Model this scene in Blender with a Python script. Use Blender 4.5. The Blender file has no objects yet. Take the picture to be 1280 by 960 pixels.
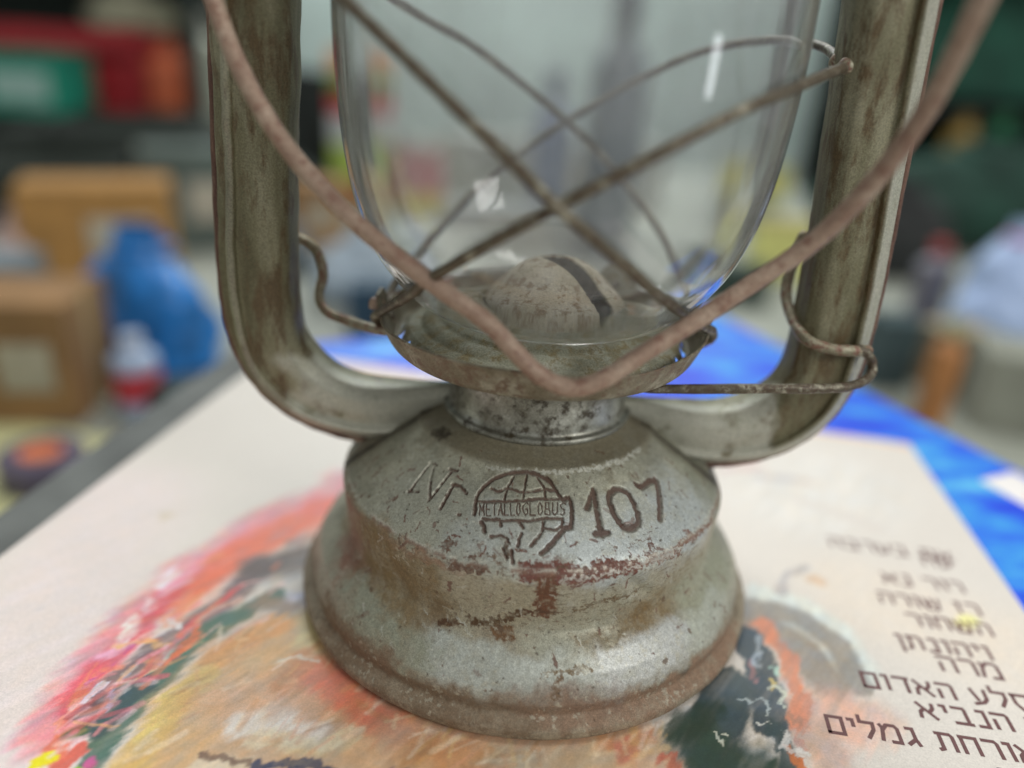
import bpy, bmesh, math, random
import numpy as np
from mathutils import Vector, Matrix

S = bpy.context.scene
MM = 0.001                                   # everything below is measured in millimetres
random.seed(7); rng = np.random.default_rng(11)

# ------------------------------------------------------------------ camera
pitch, roll = 0.41250494736239196, 0.06208126322564632
fw = Vector((0, math.cos(pitch), -math.sin(pitch))); rt = Vector((1, 0, 0)); up = rt.cross(fw)
r2 = math.cos(roll) * rt + math.sin(roll) * up; u2 = -math.sin(roll) * rt + math.cos(roll) * up
cd = bpy.data.cameras.new('camera'); cam = bpy.data.objects.new('camera', cd)
S.collection.objects.link(cam); S.camera = cam
cam.matrix_world = Matrix(((r2.x, u2.x, -fw.x, -6.574 * MM), (r2.y, u2.y, -fw.y, -177.415 * MM), (r2.z, u2.z, -fw.z, 134.282 * MM), (0, 0, 0, 1)))
cd.sensor_width = 36; cd.lens = 950.1 / 1280 * 36
cd.clip_start = 0.005; cd.clip_end = 50
cd.dof.use_dof = True; cd.dof.focus_distance = 0.165; cd.dof.aperture_fstop = 3.25; cd.dof.aperture_blades = 0

# ------------------------------------------------------------------ world, lamps, exposure
W = bpy.data.worlds.new('World'); S.world = W; W.use_nodes = True
W.node_tree.nodes['Background'].inputs[0].default_value = (0.88, 0.90, 0.88, 1)
W.node_tree.nodes['Background'].inputs[1].default_value = 0.42
def area(name, loc, aim, sx, sy, power, col):
    d = bpy.data.lights.new(name, 'AREA'); d.shape = 'RECTANGLE'; d.size = sx; d.size_y = sy; d.energy = power; d.color = col
    o = bpy.data.objects.new(name, d); S.collection.objects.link(o); o.location = loc
    o.rotation_euler = (Vector(aim) - Vector(loc)).to_track_quat('-Z', 'Y').to_euler(); return o
area('ceiling_light', (0.15, 0.25, 1.7), (0, 0.1, 0), 1.3, 0.5, 14, (1.0, 0.98, 0.94))
area('shop_window_light', (1.5, -1.3, 1.25), (0, 0, 0.03), 0.7, 0.6, 21, (1.0, 0.985, 0.95))
area('globe_glint_light', (1.66, -0.76, 0.05), (0.022, -0.044, 0.12), 0.14, 0.26, 0.6, (0.92, 0.97, 1.0))  # small added lamp, placed to reflect as a streak on the globe
area('rear_wall_fill', (-0.1, 2.25, 1.9), (0, 2.7, 0.2), 1.8, 0.5, 62, (0.95, 0.98, 1.0))  # added fill lamp that brightens the back wall
S.view_settings.view_transform = 'Standard'; S.view_settings.look = 'None'; S.view_settings.gamma = 1
S.view_settings.use_curve_mapping = False; S.view_settings.exposure = 0
S.cycles.use_denoising = True
S.cycles.caustics_refractive = True; S.cycles.caustics_reflective = True
S.cycles.max_bounces = 14; S.cycles.transmission_bounces = 10; S.cycles.glossy_bounces = 6
S.cycles.sample_clamp_indirect = 6

# ------------------------------------------------------------------ helpers
def lin(c):
    c = np.asarray(c, float) / 255.0
    return np.where(c <= 0.04045, c / 12.92, ((c + 0.055) / 1.055) ** 2.4)
TAB = rng.random((64, 64, 64)).astype(np.float32)
def vnoise(P):
    i = np.floor(P).astype(int); f = P - i; f = f * f * (3 - 2 * f); i &= 63; j = (i + 1) & 63
    x0, y0, z0 = i.T; x1, y1, z1 = j.T; fx, fy, fz = f.T
    a = TAB[x0, y0, z0] * (1 - fx) + TAB[x1, y0, z0] * fx; b = TAB[x0, y1, z0] * (1 - fx) + TAB[x1, y1, z0] * fx
    c = TAB[x0, y0, z1] * (1 - fx) + TAB[x1, y0, z1] * fx; d = TAB[x0, y1, z1] * (1 - fx) + TAB[x1, y1, z1] * fx
    return (a * (1 - fy) + b * fy) * (1 - fz) + (c * (1 - fy) + d * fy) * fz
def fbm(P, feat, octv=4, off=0.0, scale=(1, 1, 1)):
    P = P * np.array(scale) / feat + off; s = 0; a = 1; t = 0
    for _ in range(octv):
        s = s + a * vnoise(P); t += a; a *= 0.55; P = P * 2.03 + 7.7
    return s / t - 0.5
def seg_dist(X, Y, pts):
    """distance of every (X,Y) to a polyline"""
    pts = [np.array(q, float) for q in pts]
    if len(pts) == 1: return np.hypot(X - pts[0][0], Y - pts[0][1])
    best = np.full(X.shape, 1e9)
    for a, b in zip(pts[:-1], pts[1:]):
        ab = b - a; L = max(ab @ ab, 1e-9)
        t = np.clip(((X - a[0]) * ab[0] + (Y - a[1]) * ab[1]) / L, 0, 1)
        best = np.minimum(best, np.hypot(X - a[0] - ab[0] * t, Y - a[1] - ab[1] * t))
    return best
def near(X, Y, pts, pad):
    q = np.array(pts, float)
    return np.where((X > q[:, 0].min() - pad) & (X < q[:, 0].max() + pad) & (Y > q[:, 1].min() - pad) & (Y < q[:, 1].max() + pad))[0]
def sstep(a, b, x):
    t = np.clip((x - a) / (b - a), 0, 1); return t * t * (3 - 2 * t)
def paint(col, X, Y, ops, wx, wy, wsoft, whard, extra=None):
    """lay brush strokes (centre line, radius, sRGB colour, opacity, softness) over a linear colour array"""
    for pts, rad, c, al, so in ops:
        pad = rad * 2.6 + 3; k = near(X, Y, pts, pad)
        if not len(k): continue
        amp = wsoft * so + whard * (1 - so)
        d = seg_dist(X[k] + wx[k] * amp, Y[k] + wy[k] * amp, pts)
        lo = rad * (1 - 0.62 * so); hi = rad * (1 + 0.85 * so) + 0.12
        m = (1 - sstep(lo, hi, d)) * al
        if extra is not None: m = np.clip(m * (1 + extra[k] * 1.1), 0, 1)
        col[k] = col[k] * (1 - m[:, None]) + lin(c)[None] * m[:, None]

def link(name, me, m, parent=None, smooth=True):
    if smooth: me.polygons.foreach_set('use_smooth', [True] * len(me.polygons))
    if m: me.materials.append(m)
    o = bpy.data.objects.new(name, me); S.collection.objects.link(o)
    if parent is not None: o.parent = parent
    return o
def pydata(name, v, f, m, parent=None, smooth=True):
    me = bpy.data.meshes.new(name); me.from_pydata([tuple(np.asarray(q, float) * MM) for q in v], [], f); me.update()
    return link(name, me, m, parent, smooth)
def grid_mesh(name, P, wrap, m, parent=None):
    """P: rows x cols x 3 in mm; wrap joins the last column to the first"""
    R, K, _ = P.shape
    i = np.arange(R - 1)[:, None] * K; j = np.arange(K if wrap else K - 1)[None]; jn = (j + 1) % K
    q = np.stack([i + j, i + jn, i + K + jn, i + K + j], -1).reshape(-1, 4)
    me = bpy.data.meshes.new(name); me.vertices.add(R * K); me.vertices.foreach_set('co', (P.reshape(-1) * MM).astype(np.float32))
    me.loops.add(q.size); me.loops.foreach_set('vertex_index', q.ravel().astype(np.int32))
    me.polygons.add(len(q)); me.polygons.foreach_set('loop_start', np.arange(0, q.size, 4, dtype=np.int32)); me.polygons.foreach_set('loop_total', np.full(len(q), 4, np.int32))
    me.update(calc_edges=True); me.validate()
    return link(name, me, m, parent)
def color_attr(o, name, col):
    a = o.data.color_attributes.new(name, 'FLOAT_COLOR', 'POINT'); c = np.ones((len(col), 4), np.float32); c[:, :3] = np.clip(col, 0, 1); a.data.foreach_set('color', c.ravel())
def float_attr(o, name, val):
    a = o.data.attributes.new(name, 'FLOAT', 'POINT'); a.data.foreach_set('value', np.asarray(val, np.float32).ravel())
def thing(name, label, cat, loc=(0, 0, 0), rz=0, group=None):
    o = bpy.data.objects.new(name, None); S.collection.objects.link(o); o.empty_display_size = 0.01
    o.location = Vector(loc) * MM; o.rotation_euler = (0, 0, rz); tag(o, label, cat, group); return o
def tag(o, label=None, cat=None, group=None, kind=None):
    if label: o['label'] = label
    if cat: o['category'] = cat
    if group: o['group'] = group
    if kind: o['kind'] = kind
    return o
def catmull(pts, n=10, closed=False):
    pts = [np.array(q, float) for q in pts]; out = []
    N = len(pts)
    for i in range(N if closed else N - 1):
        if closed: p0, p1, p2, p3 = pts[i - 1], pts[i], pts[(i + 1) % N], pts[(i + 2) % N]
        else:
            p1, p2 = pts[i], pts[i + 1]; p0 = pts[i - 1] if i else 2 * p1 - p2; p3 = pts[i + 2] if i + 2 < N else 2 * p2 - p1
        for k in range(n):
            t = k / n; out.append(0.5 * ((2 * p1) + (p2 - p0) * t + (2 * p0 - 5 * p1 + 4 * p2 - p3) * t * t + (3 * p1 - p0 - 3 * p2 + p3) * t ** 3))
    if not closed: out.append(pts[-1])
    return np.array(out)
def tube(name, pts, rad, m, parent=None, nseg=14, n=10, wob=0.0, flat=1.0):
    """bent wire: a round section swept along a smooth line, with a parallel frame"""
    L = catmull(pts, n); T = np.gradient(L, axis=0); T /= np.linalg.norm(T, axis=1)[:, None]
    N = np.cross(T[0], (0, 0, 1.0));
    if np.linalg.norm(N) < 1e-3: N = np.cross(T[0], (0, 1.0, 0))
    N /= np.linalg.norm(N); rows = []; s = 0
    for i in range(len(L)):
        N = N - T[i] * (N @ T[i]); N /= np.linalg.norm(N); B = np.cross(T[i], N)
        a = np.linspace(0, 2 * np.pi, nseg, endpoint=False)
        rr = rad * (1 + wob * (np.sin(i * 0.9 + a * 2) * 0.5 + random.uniform(-1, 1) * 0.4))
        if i in (0, len(L) - 1): rr = rr * 0.55
        rows.append(L[i] + np.outer(np.cos(a) * rr, N) + np.outer(np.sin(a) * rr * flat, B))
    rows = [np.repeat(L[:1], nseg, 0)] + rows + [np.repeat(L[-1:], nseg, 0)]
    return grid_mesh(name, np.array(rows), True, m, parent)
def lathe(name, prof, m, parent=None, nseg=128, centre=(0, 0), smooth_n=5):
    P = catmull([(a, b, 0) for a, b in prof], smooth_n)[:, :2] if smooth_n else np.array(prof, float)
    a = np.linspace(0, 2 * np.pi, nseg, endpoint=False)
    G = np.stack([centre[0] + P[:, :1] * np.cos(a), centre[1] + P[:, :1] * np.sin(a), np.repeat(P[:, 1:2], nseg, 1)], -1)
    return grid_mesh(name, G, True, m, parent)

# ------------------------------------------------------------------ materials
def mat(name):
    m = bpy.data.materials.new(name); m.use_nodes = True; nt = m.node_tree
    return m, nt, nt.nodes['Principled BSDF']
def nd(nt, t, **kw):
    n = nt.nodes.new(t)
    for k, v in kw.items(): setattr(n, k, v)
    return n
def noise_node(nt, scale, detail=5, rough=0.6, coord=None, vec=(1, 1, 1)):
    tc = nd(nt, 'ShaderNodeTexCoord'); mp = nd(nt, 'ShaderNodeMapping'); mp.inputs['Scale'].default_value = vec
    nt.links.new(tc.outputs['Object'] if coord is None else coord, mp.inputs[0])
    n = nd(nt, 'ShaderNodeTexNoise'); n.inputs['Scale'].default_value = scale; n.inputs['Detail'].default_value = detail; n.inputs['Roughness'].default_value = rough
    nt.links.new(mp.outputs[0], n.inputs['Vector']); return n
def ramp(nt, src, stops):
    r = nd(nt, 'ShaderNodeValToRGB'); nt.links.new(src, r.inputs[0]); e = r.color_ramp.elements
    e[0].position, e[0].color = stops[0][0], stops[0][1]; e[1].position, e[1].color = stops[-1][0], stops[-1][1]
    for p_, c_ in stops[1:-1]: x = e.new(p_); x.color = c_
    return r
def C4(*c): return (*[float(v) for v in lin(c)], 1)
def G4(v): return (v, v, v, 1)
def mixc(nt, a, b, fac, mode='MIX'):
    n = nd(nt, 'ShaderNodeMix', data_type='RGBA', blend_type=mode)
    for sock, v in ((n.inputs[0], fac), (n.inputs[6], a), (n.inputs[7], b)):
        if hasattr(v, 'is_linked'): nt.links.new(v, sock)
        else: sock.default_value = v
    return n.outputs[2]
def bump(nt, bs, src, strength, dist):
    b = nd(nt, 'ShaderNodeBump'); b.inputs['Strength'].default_value = strength; b.inputs['Distance'].default_value = dist
    nt.links.new(src, b.inputs['Height']); nt.links.new(b.outputs[0], bs.inputs['Normal'])

def metal(name, base, light, dark, rust, metallic=0.45, rough=0.5, streak=(1, 1, 1), rust_amt=0.5, feat=90, fine=2600, pale=None):
    """aged tinplate: pale metal, dull film, rust blotches, fine grain"""
    m, nt, bs = mat(name)
    n1 = noise_node(nt, feat, 6, 0.62, vec=streak); n2 = noise_node(nt, feat * 2.7, 7, 0.7, vec=streak); n3 = noise_node(nt, fine, 2, 0.5)
    c = ramp(nt, n1.outputs[0], [(0.3, C4(*dark)), (0.5, C4(*base)), (0.68, C4(*light))]).outputs[0]
    rm = ramp(nt, n2.outputs[0], [(rust_amt, G4(1)), (rust_amt + 0.12, G4(0))]).outputs[0]
    c = mixc(nt, c, C4(*rust), rm)
    if pale:
        pa = nd(nt, 'ShaderNodeAttribute', attribute_name='pale'); c = mixc(nt, c, C4(*pale), pa.outputs['Fac'])
    g = ramp(nt, n3.outputs[0], [(0.3, G4(0.72)), (0.7, G4(1.22))]).outputs[0]
    c = mixc(nt, c, g, 0.9, 'MULTIPLY')
    nt.links.new(c, bs.inputs['Base Color'])
    inv = nd(nt, 'ShaderNodeMath', operation='MULTIPLY_ADD'); nt.links.new(rm, inv.inputs[0]); inv.inputs[1].default_value = -metallic * 0.8; inv.inputs[2].default_value = metallic
    nt.links.new(inv.outputs[0], bs.inputs['Metallic'])
    rr = nd(nt, 'ShaderNodeMath', operation='MULTIPLY_ADD'); nt.links.new(n2.outputs[0], rr.inputs[0]); rr.inputs[1].default_value = 0.35; rr.inputs[2].default_value = rough - 0.12
    nt.links.new(rr.outputs[0], bs.inputs['Roughness'])
    bump(nt, bs, mixc(nt, n2.outputs[0], n3.outputs[0], 0.3), 0.35, 0.00025)
    return m
def plain(name, col, rough=0.6, var=0.25, scale=40, metallic=0.0, trans=0.0):
    m, nt, bs = mat(name); n = noise_node(nt, scale, 5, 0.6)
    a = [max(0, v * (1 - var)) for v in col]; b = [min(255, v * (1 + var * 0.7)) for v in col]
    nt.links.new(ramp(nt, n.outputs[0], [(0.3, C4(*a)), (0.7, C4(*b))]).outputs[0], bs.inputs['Base Color'])
    bs.inputs['Roughness'].default_value = rough; bs.inputs['Metallic'].default_value = metallic; bs.inputs['Transmission Weight'].default_value = trans
    bump(nt, bs, n.outputs[0], 0.2, 0.002); return m

def attr_material(name, attr, metallic, rough, grain, grain_scale, bump_d, rust_attr=None):
    m, nt, bs = mat(name); at = nd(nt, 'ShaderNodeAttribute', attribute_name=attr)
    n3 = noise_node(nt, grain_scale, 3, 0.6)
    n4 = noise_node(nt, grain_scale * 0.33, 5, 0.7)
    g = ramp(nt, n3.outputs[0], [(0.28, G4(1 - grain)), (0.72, G4(1 + grain))]).outputs[0]
    c = mixc(nt, at.outputs['Color'], g, 1.0, 'MULTIPLY')
    g2 = ramp(nt, n4.outputs[0], [(0.3, G4(1 - grain * 0.7)), (0.7, G4(1 + grain * 0.7))]).outputs[0]
    c = mixc(nt, c, g2, 1.0, 'MULTIPLY')
    nt.links.new(c, bs.inputs['Base Color'])
    if rust_attr:
        ra = nd(nt, 'ShaderNodeAttribute', attribute_name=rust_attr)
        for sock, k0, k1 in (('Metallic', metallic, -metallic), ('Roughness', rough, 0.8 - rough)):
            q = nd(nt, 'ShaderNodeMath', operation='MULTIPLY_ADD'); nt.links.new(ra.outputs['Fac'], q.inputs[0]); q.inputs[1].default_value = k1; q.inputs[2].default_value = k0
            nt.links.new(q.outputs[0], bs.inputs[sock])
    else:
        bs.inputs['Metallic'].default_value = metallic; bs.inputs['Roughness'].default_value = rough
    bump(nt, bs, mixc(nt, n3.outputs[0], n4.outputs[0], 0.5), 0.4, bump_d)
    return m
TANK_LETTERS = [  # tank marks here and below traced from image pixels, converted offline
    [[[-36.44,21.4],[-37.28,13.8]],0.52,0.5,0.5],
    [[[-36.86,22.0],[-33.93,20.8]],0.52,0.5,0.5],
    [[[-37.7,13.6],[-34.77,13.4]],0.52,0.5,0.5],
    [[[-35.81,13.4],[-29.32,21.4]],0.52,0.5,0.5],
    [[[-29.32,21.4],[-28.48,13.0]],0.52,0.5,0.5],
    [[[-29.95,12.8],[-26.81,12.4]],0.52,0.5,0.5],
    [[[-24.92,22.0],[-25.34,15.6]],0.56,0.5,0.75],
    [[[-25.76,15.8],[-23.25,15.6],[-20.11,16.8]],0.56,0.5,0.75],
    [[[-19.69,22.0],[-19.27,21.8]],0.6,0.3,0.9],
    [[[18.43,13.8],[17.38,18.6],[16.76,24.0]],0.92,0.66,1],
    [[[18.22,14.0],[14.87,17.6]],0.92,0.66,1],
    [[[15.29,23.6],[18.43,23.8]],0.92,0.66,1],
    [[[23.25,15.2],[24.09,15.0],[24.92,14.8],[25.76,14.6],[26.6,14.6],[27.23,14.8],[28.06,15.2],[28.69,15.6],[29.32,16.2],[29.32,17.2],[29.32,18.2],[29.32,19.2],[29.11,20.0],[29.11,21.0],[28.69,21.8],[28.48,22.6],[28.06,23.2],[27.44,23.6],[26.81,23.8],[25.97,24.0],[25.34,24.0],[24.71,24.0],[24.09,23.8],[23.67,23.6],[23.04,23.2],[22.83,22.4],[22.41,21.6],[22.2,20.6],[21.99,19.6],[21.99,18.8],[21.99,18.0],[21.99,17.4],[22.2,16.6],[22.41,16.2],[22.83,15.8],[23.04,15.4],[23.25,15.2]],0.92,0.66,1],
    [[[33.93,15.0],[34.98,16.2],[39.17,15.8],[42.73,16.4],[41.05,18.0],[34.56,24.4]],0.92,0.66,1],
    [[[-15.71,20.8],[-15.92,19.8],[-16.34,18.8],[-16.55,17.8],[-16.76,16.8],[-16.55,15.6],[-16.13,14.4],[-15.29,13.4],[-14.45,12.4],[-13.61,11.6],[-12.36,11.0],[-11.1,10.4],[-9.63,9.8],[-8.17,9.4],[-6.7,9.2],[-5.03,9.0],[-3.35,8.8],[-1.47,9.0],[0.42,9.2],[2.09,9.8],[3.56,10.2],[4.82,11.0],[5.65,11.8],[6.28,12.8],[6.7,13.4],[7.12,14.0],[7.54,14.4],[7.75,14.8],[8.17,15.2]],0.64,0.56,1],
    [[[8.17,15.2],[8.8,15.2],[9.42,15.0],[10.05,15.0],[10.47,15.6],[10.47,16.8],[10.26,18.4],[9.84,20.2],[9.42,21.4],[9.22,21.8],[8.8,21.8],[8.38,21.8],[7.75,21.8]],0.64,0.56,1],
    [[[7.33,22.2],[6.49,23.0],[5.65,23.8],[5.03,24.6],[4.4,25.2],[3.56,25.8],[3.14,26.4],[2.51,26.8],[1.88,27.4]],0.64,0.56,1],
    [[[-13.19,22.4],[-12.78,22.8],[-12.36,23.2],[-12.15,23.6],[-11.73,24.2]],0.64,0.56,1],
    [[[-15.92,17.8],[-14.03,17.6],[-12.15,17.2],[-10.47,16.8],[-8.8,16.6],[-7.33,16.4],[-6.07,16.2],[-4.82,16.0],[-3.56,16.0],[-2.09,15.6],[-0.42,15.4],[1.05,15.2],[2.51,15.2],[3.98,15.0],[5.45,15.0],[6.7,15.0],[8.17,15.0]],0.44,0.46,0.85],
    [[[-13.19,21.4],[-11.73,21.4],[-10.47,21.2],[-9.01,21.0],[-7.75,21.0],[-6.49,20.8],[-5.03,20.6],[-3.77,20.6],[-2.72,20.4],[-1.47,20.4],[-0.42,20.2],[0.63,20.0],[1.88,19.8],[3.14,19.6],[4.61,19.6],[6.07,19.6],[7.54,19.6]],0.44,0.46,0.85],
    [[[-3.14,9.0],[-3.14,10.0],[-3.35,10.8],[-3.35,11.6],[-3.35,12.6],[-3.56,13.4],[-3.56,14.2],[-3.56,15.0],[-3.56,15.8]],0.44,0.46,0.85],
    [[[-7.54,10.4],[-7.96,11.2],[-8.17,12.0],[-8.59,12.6],[-8.8,13.4],[-8.8,14.2],[-8.8,14.8],[-8.8,15.6],[-8.8,16.4]],0.44,0.46,0.85],
    [[[0.42,9.8],[1.05,10.6],[1.68,11.2],[2.3,11.8],[2.72,12.6],[2.93,13.2],[2.93,13.6],[2.93,14.2],[2.93,14.8]],0.44,0.46,0.85],
    [[[-13.61,14.2],[-12.99,14.2],[-12.36,14.4],[-11.73,14.6],[-11.1,14.6],[-10.47,14.4],[-9.84,14.0],[-9.42,13.6],[-8.59,13.4],[-7.33,13.4],[-6.07,13.6],[-4.82,13.8],[-3.35,13.8],[-1.88,13.6],[-0.42,13.4],[1.26,13.0],[2.72,12.8],[3.77,12.8],[4.61,13.0],[5.45,13.0],[6.28,13.2]],0.44,0.46,0.85],
    [[[-3.98,20.8],[-3.56,21.0],[-3.35,21.4],[-2.93,21.6],[-2.72,22.0]],0.44,0.46,0.85],
    [[[2.51,19.8],[2.3,20.6],[2.3,21.4],[2.09,22.2],[1.88,23.0],[1.26,23.8],[0.63,24.4],[0.0,25.2],[-0.63,25.8]],0.44,0.46,0.85],
    [[[-2.93,23.4],[-3.14,24.0],[-3.35,24.8],[-3.35,25.6],[-3.56,26.2]],0.44,0.46,0.85],
    [[[2.72,21.8],[3.56,22.0],[4.19,22.0],[4.82,22.2],[5.45,22.2],[5.86,22.0],[6.28,21.8],[6.7,21.6],[7.12,21.6]],0.44,0.46,0.85],
    [[[-10.05,25.0],[-9.22,24.8],[-8.59,24.6],[-7.96,24.4],[-7.33,24.4],[-6.91,24.6],[-6.49,24.8],[-6.07,25.2],[-5.86,25.6]],0.44,0.46,0.85],
    [[[-6.7,27.0],[-6.49,27.6],[-6.28,28.0],[-5.86,28.6],[-5.65,29.2]],0.44,0.46,0.85],
    [[[-4.82,27.2],[-4.61,28.0],[-4.4,28.6],[-4.19,29.2],[-4.19,29.8]],0.44,0.46,0.85],
    [[[7.33,19.8],[7.33,20.2],[7.33,20.6],[7.12,21.0],[7.12,21.6]],0.44,0.46,0.85],
    [[[-8.59,21.2],[-8.59,21.4],[-8.38,21.6],[-8.38,22.0],[-8.17,22.2]],0.44,0.46,0.85],
    [[[-14.24,20.8],[-15.29,18.2],[-14.03,19.8],[-14.24,18.0],[-13.19,20.6]],0.2,0.26,1],
    [[[-12.57,17.6],[-13.61,17.8],[-12.57,20.6],[-11.52,20.4]],0.2,0.26,1],
    [[[-12.99,19.2],[-12.15,19.0]],0.2,0.26,1],
    [[[-11.94,17.6],[-10.89,17.4]],0.2,0.26,1],
    [[[-11.31,17.4],[-10.47,20.2]],0.2,0.26,1],
    [[[-9.42,20.0],[-9.63,17.2],[-8.38,19.8]],0.2,0.26,1],
    [[[-9.63,18.8],[-9.01,18.8]],0.2,0.26,1],
    [[[-8.59,17.0],[-7.96,19.8],[-6.91,19.6]],0.2,0.26,1],
    [[[-6.91,16.8],[-6.28,19.6],[-5.24,19.4]],0.2,0.26,1],
    [[[-4.82,18.6],[-5.03,17.4],[-4.82,16.4],[-4.19,17.0],[-3.98,18.4],[-4.19,19.4],[-4.61,19.0],[-4.82,18.6]],0.2,0.26,1],
    [[[-1.88,16.6],[-2.51,16.2],[-3.35,17.0],[-3.14,18.4],[-2.51,19.2],[-1.88,18.6],[-2.09,17.6],[-2.51,17.8]],0.2,0.26,1],
    [[[-1.47,16.2],[-1.26,19.0],[0.21,19.0]],0.2,0.26,1],
    [[[0.84,18.0],[0.84,16.8],[1.26,16.0],[1.88,16.6],[2.09,18.0],[1.47,18.8],[1.05,18.6],[0.84,18.0]],0.2,0.26,1],
    [[[2.72,18.8],[2.93,15.8],[3.98,15.8],[3.98,16.6],[3.77,17.4],[2.93,17.4]],0.2,0.26,1],
    [[[3.77,17.4],[4.19,18.0],[3.98,18.8],[2.72,18.8]],0.2,0.26,1],
    [[[5.03,15.8],[4.82,18.2],[5.45,18.8],[6.07,18.2],[6.49,15.8]],0.2,0.26,1],
    [[[8.8,16.2],[8.17,15.8],[7.33,16.4],[7.54,17.2],[8.17,17.6],[8.17,18.4],[7.33,18.8],[6.91,18.4]],0.2,0.26,1],
]
TANK_PAINT = [
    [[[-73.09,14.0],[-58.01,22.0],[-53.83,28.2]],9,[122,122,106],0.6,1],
    [[[-14.45,20.2],[-22.41,22.2],[-33.51,22.0]],9,[150,152,140],0.6,1],
    [[[9.63,27.2],[26.39,26.2],[46.71,25.2]],8,[176,182,180],0.9,1],  # bluish-white highlight on the right shoulder, painted into the colour
    [[[-4.61,27.6],[-11.94,27.0]],7,[172,176,170],0.8,1],
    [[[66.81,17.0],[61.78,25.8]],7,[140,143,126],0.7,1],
    [[[-54.66,33.6],[-42.94,33.2],[-32.46,33.4],[-23.25,33.6],[-14.03,33.6]],1.1,[138,112,92],0.8,0.6],
    [[[-50.68,38.0],[-52.36,48.8],[-42.52,51.6]],5.5,[136,104,88],0.85,0.8],
    [[[-37.49,41.4],[-33.09,52.0]],9,[124,106,74],0.8,0.6],
    [[[-25.97,41.8],[-21.99,50.4]],7,[128,110,80],0.7,0.7],
    [[[-19.69,47.6],[-18.22,52.6]],3,[104,84,58],0.6,0.8],
    [[[-10.47,38.0],[-3.56,41.0],[-9.42,50.2]],7,[160,154,134],0.7,0.9],
    [[[10.47,47.4],[-2.93,50.8],[21.78,47.6]],6,[156,156,140],0.6,0.9],
    [[[30.37,48.4],[23.46,48.8],[39.37,47.4]],4.5,[118,98,66],0.75,0.9],
    [[[13.19,51.8],[22.41,51.2]],3,[120,104,76],0.6,0.9],
    [[[42.52,48.0],[59.9,50.0]],6,[160,162,142],0.8,0.9],
    [[[-9.42,50.2],[0.42,52.2]],3,[128,112,90],0.4,1],
    [[[-16.96,56.4],[-2.3,57.2],[12.36,58.2]],5,[176,180,172],0.9,0.7],  # from here, highlight band round the flared skirt, painted in
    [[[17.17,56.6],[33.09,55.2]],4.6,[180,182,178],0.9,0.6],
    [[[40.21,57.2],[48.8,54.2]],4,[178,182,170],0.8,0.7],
    [[[-41.26,54.2],[-31.0,56.8],[-22.83,57.0]],4.5,[150,152,134],0.85,0.8],
    [[[-54.24,53.6],[-52.36,59.6]],4,[150,152,134],0.6,0.8],
    [[[-44.4,63.0],[-35.4,65.8],[-22.83,66.0],[-10.26,66.0],[3.77,65.4]],4.2,[118,100,80],0.8,0.6],
    [[[-38.96,62.0],[-27.23,62.2]],3.5,[120,98,78],0.7,0.8],
    [[[-1.88,62.2],[9.22,61.2]],3,[124,100,82],0.5,0.6],
    [[[6.7,65.2],[21.78,65.8],[35.81,66.0],[50.27,66.0]],3.4,[134,110,90],0.9,0.7],
    [[[15.29,61.4],[9.22,62.2]],3,[116,94,80],0.5,0.7],
    [[[-3.77,36.0],[5.86,34.6],[-3.35,45.6]],2.4,[150,140,115],0.5,1],
]
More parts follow.
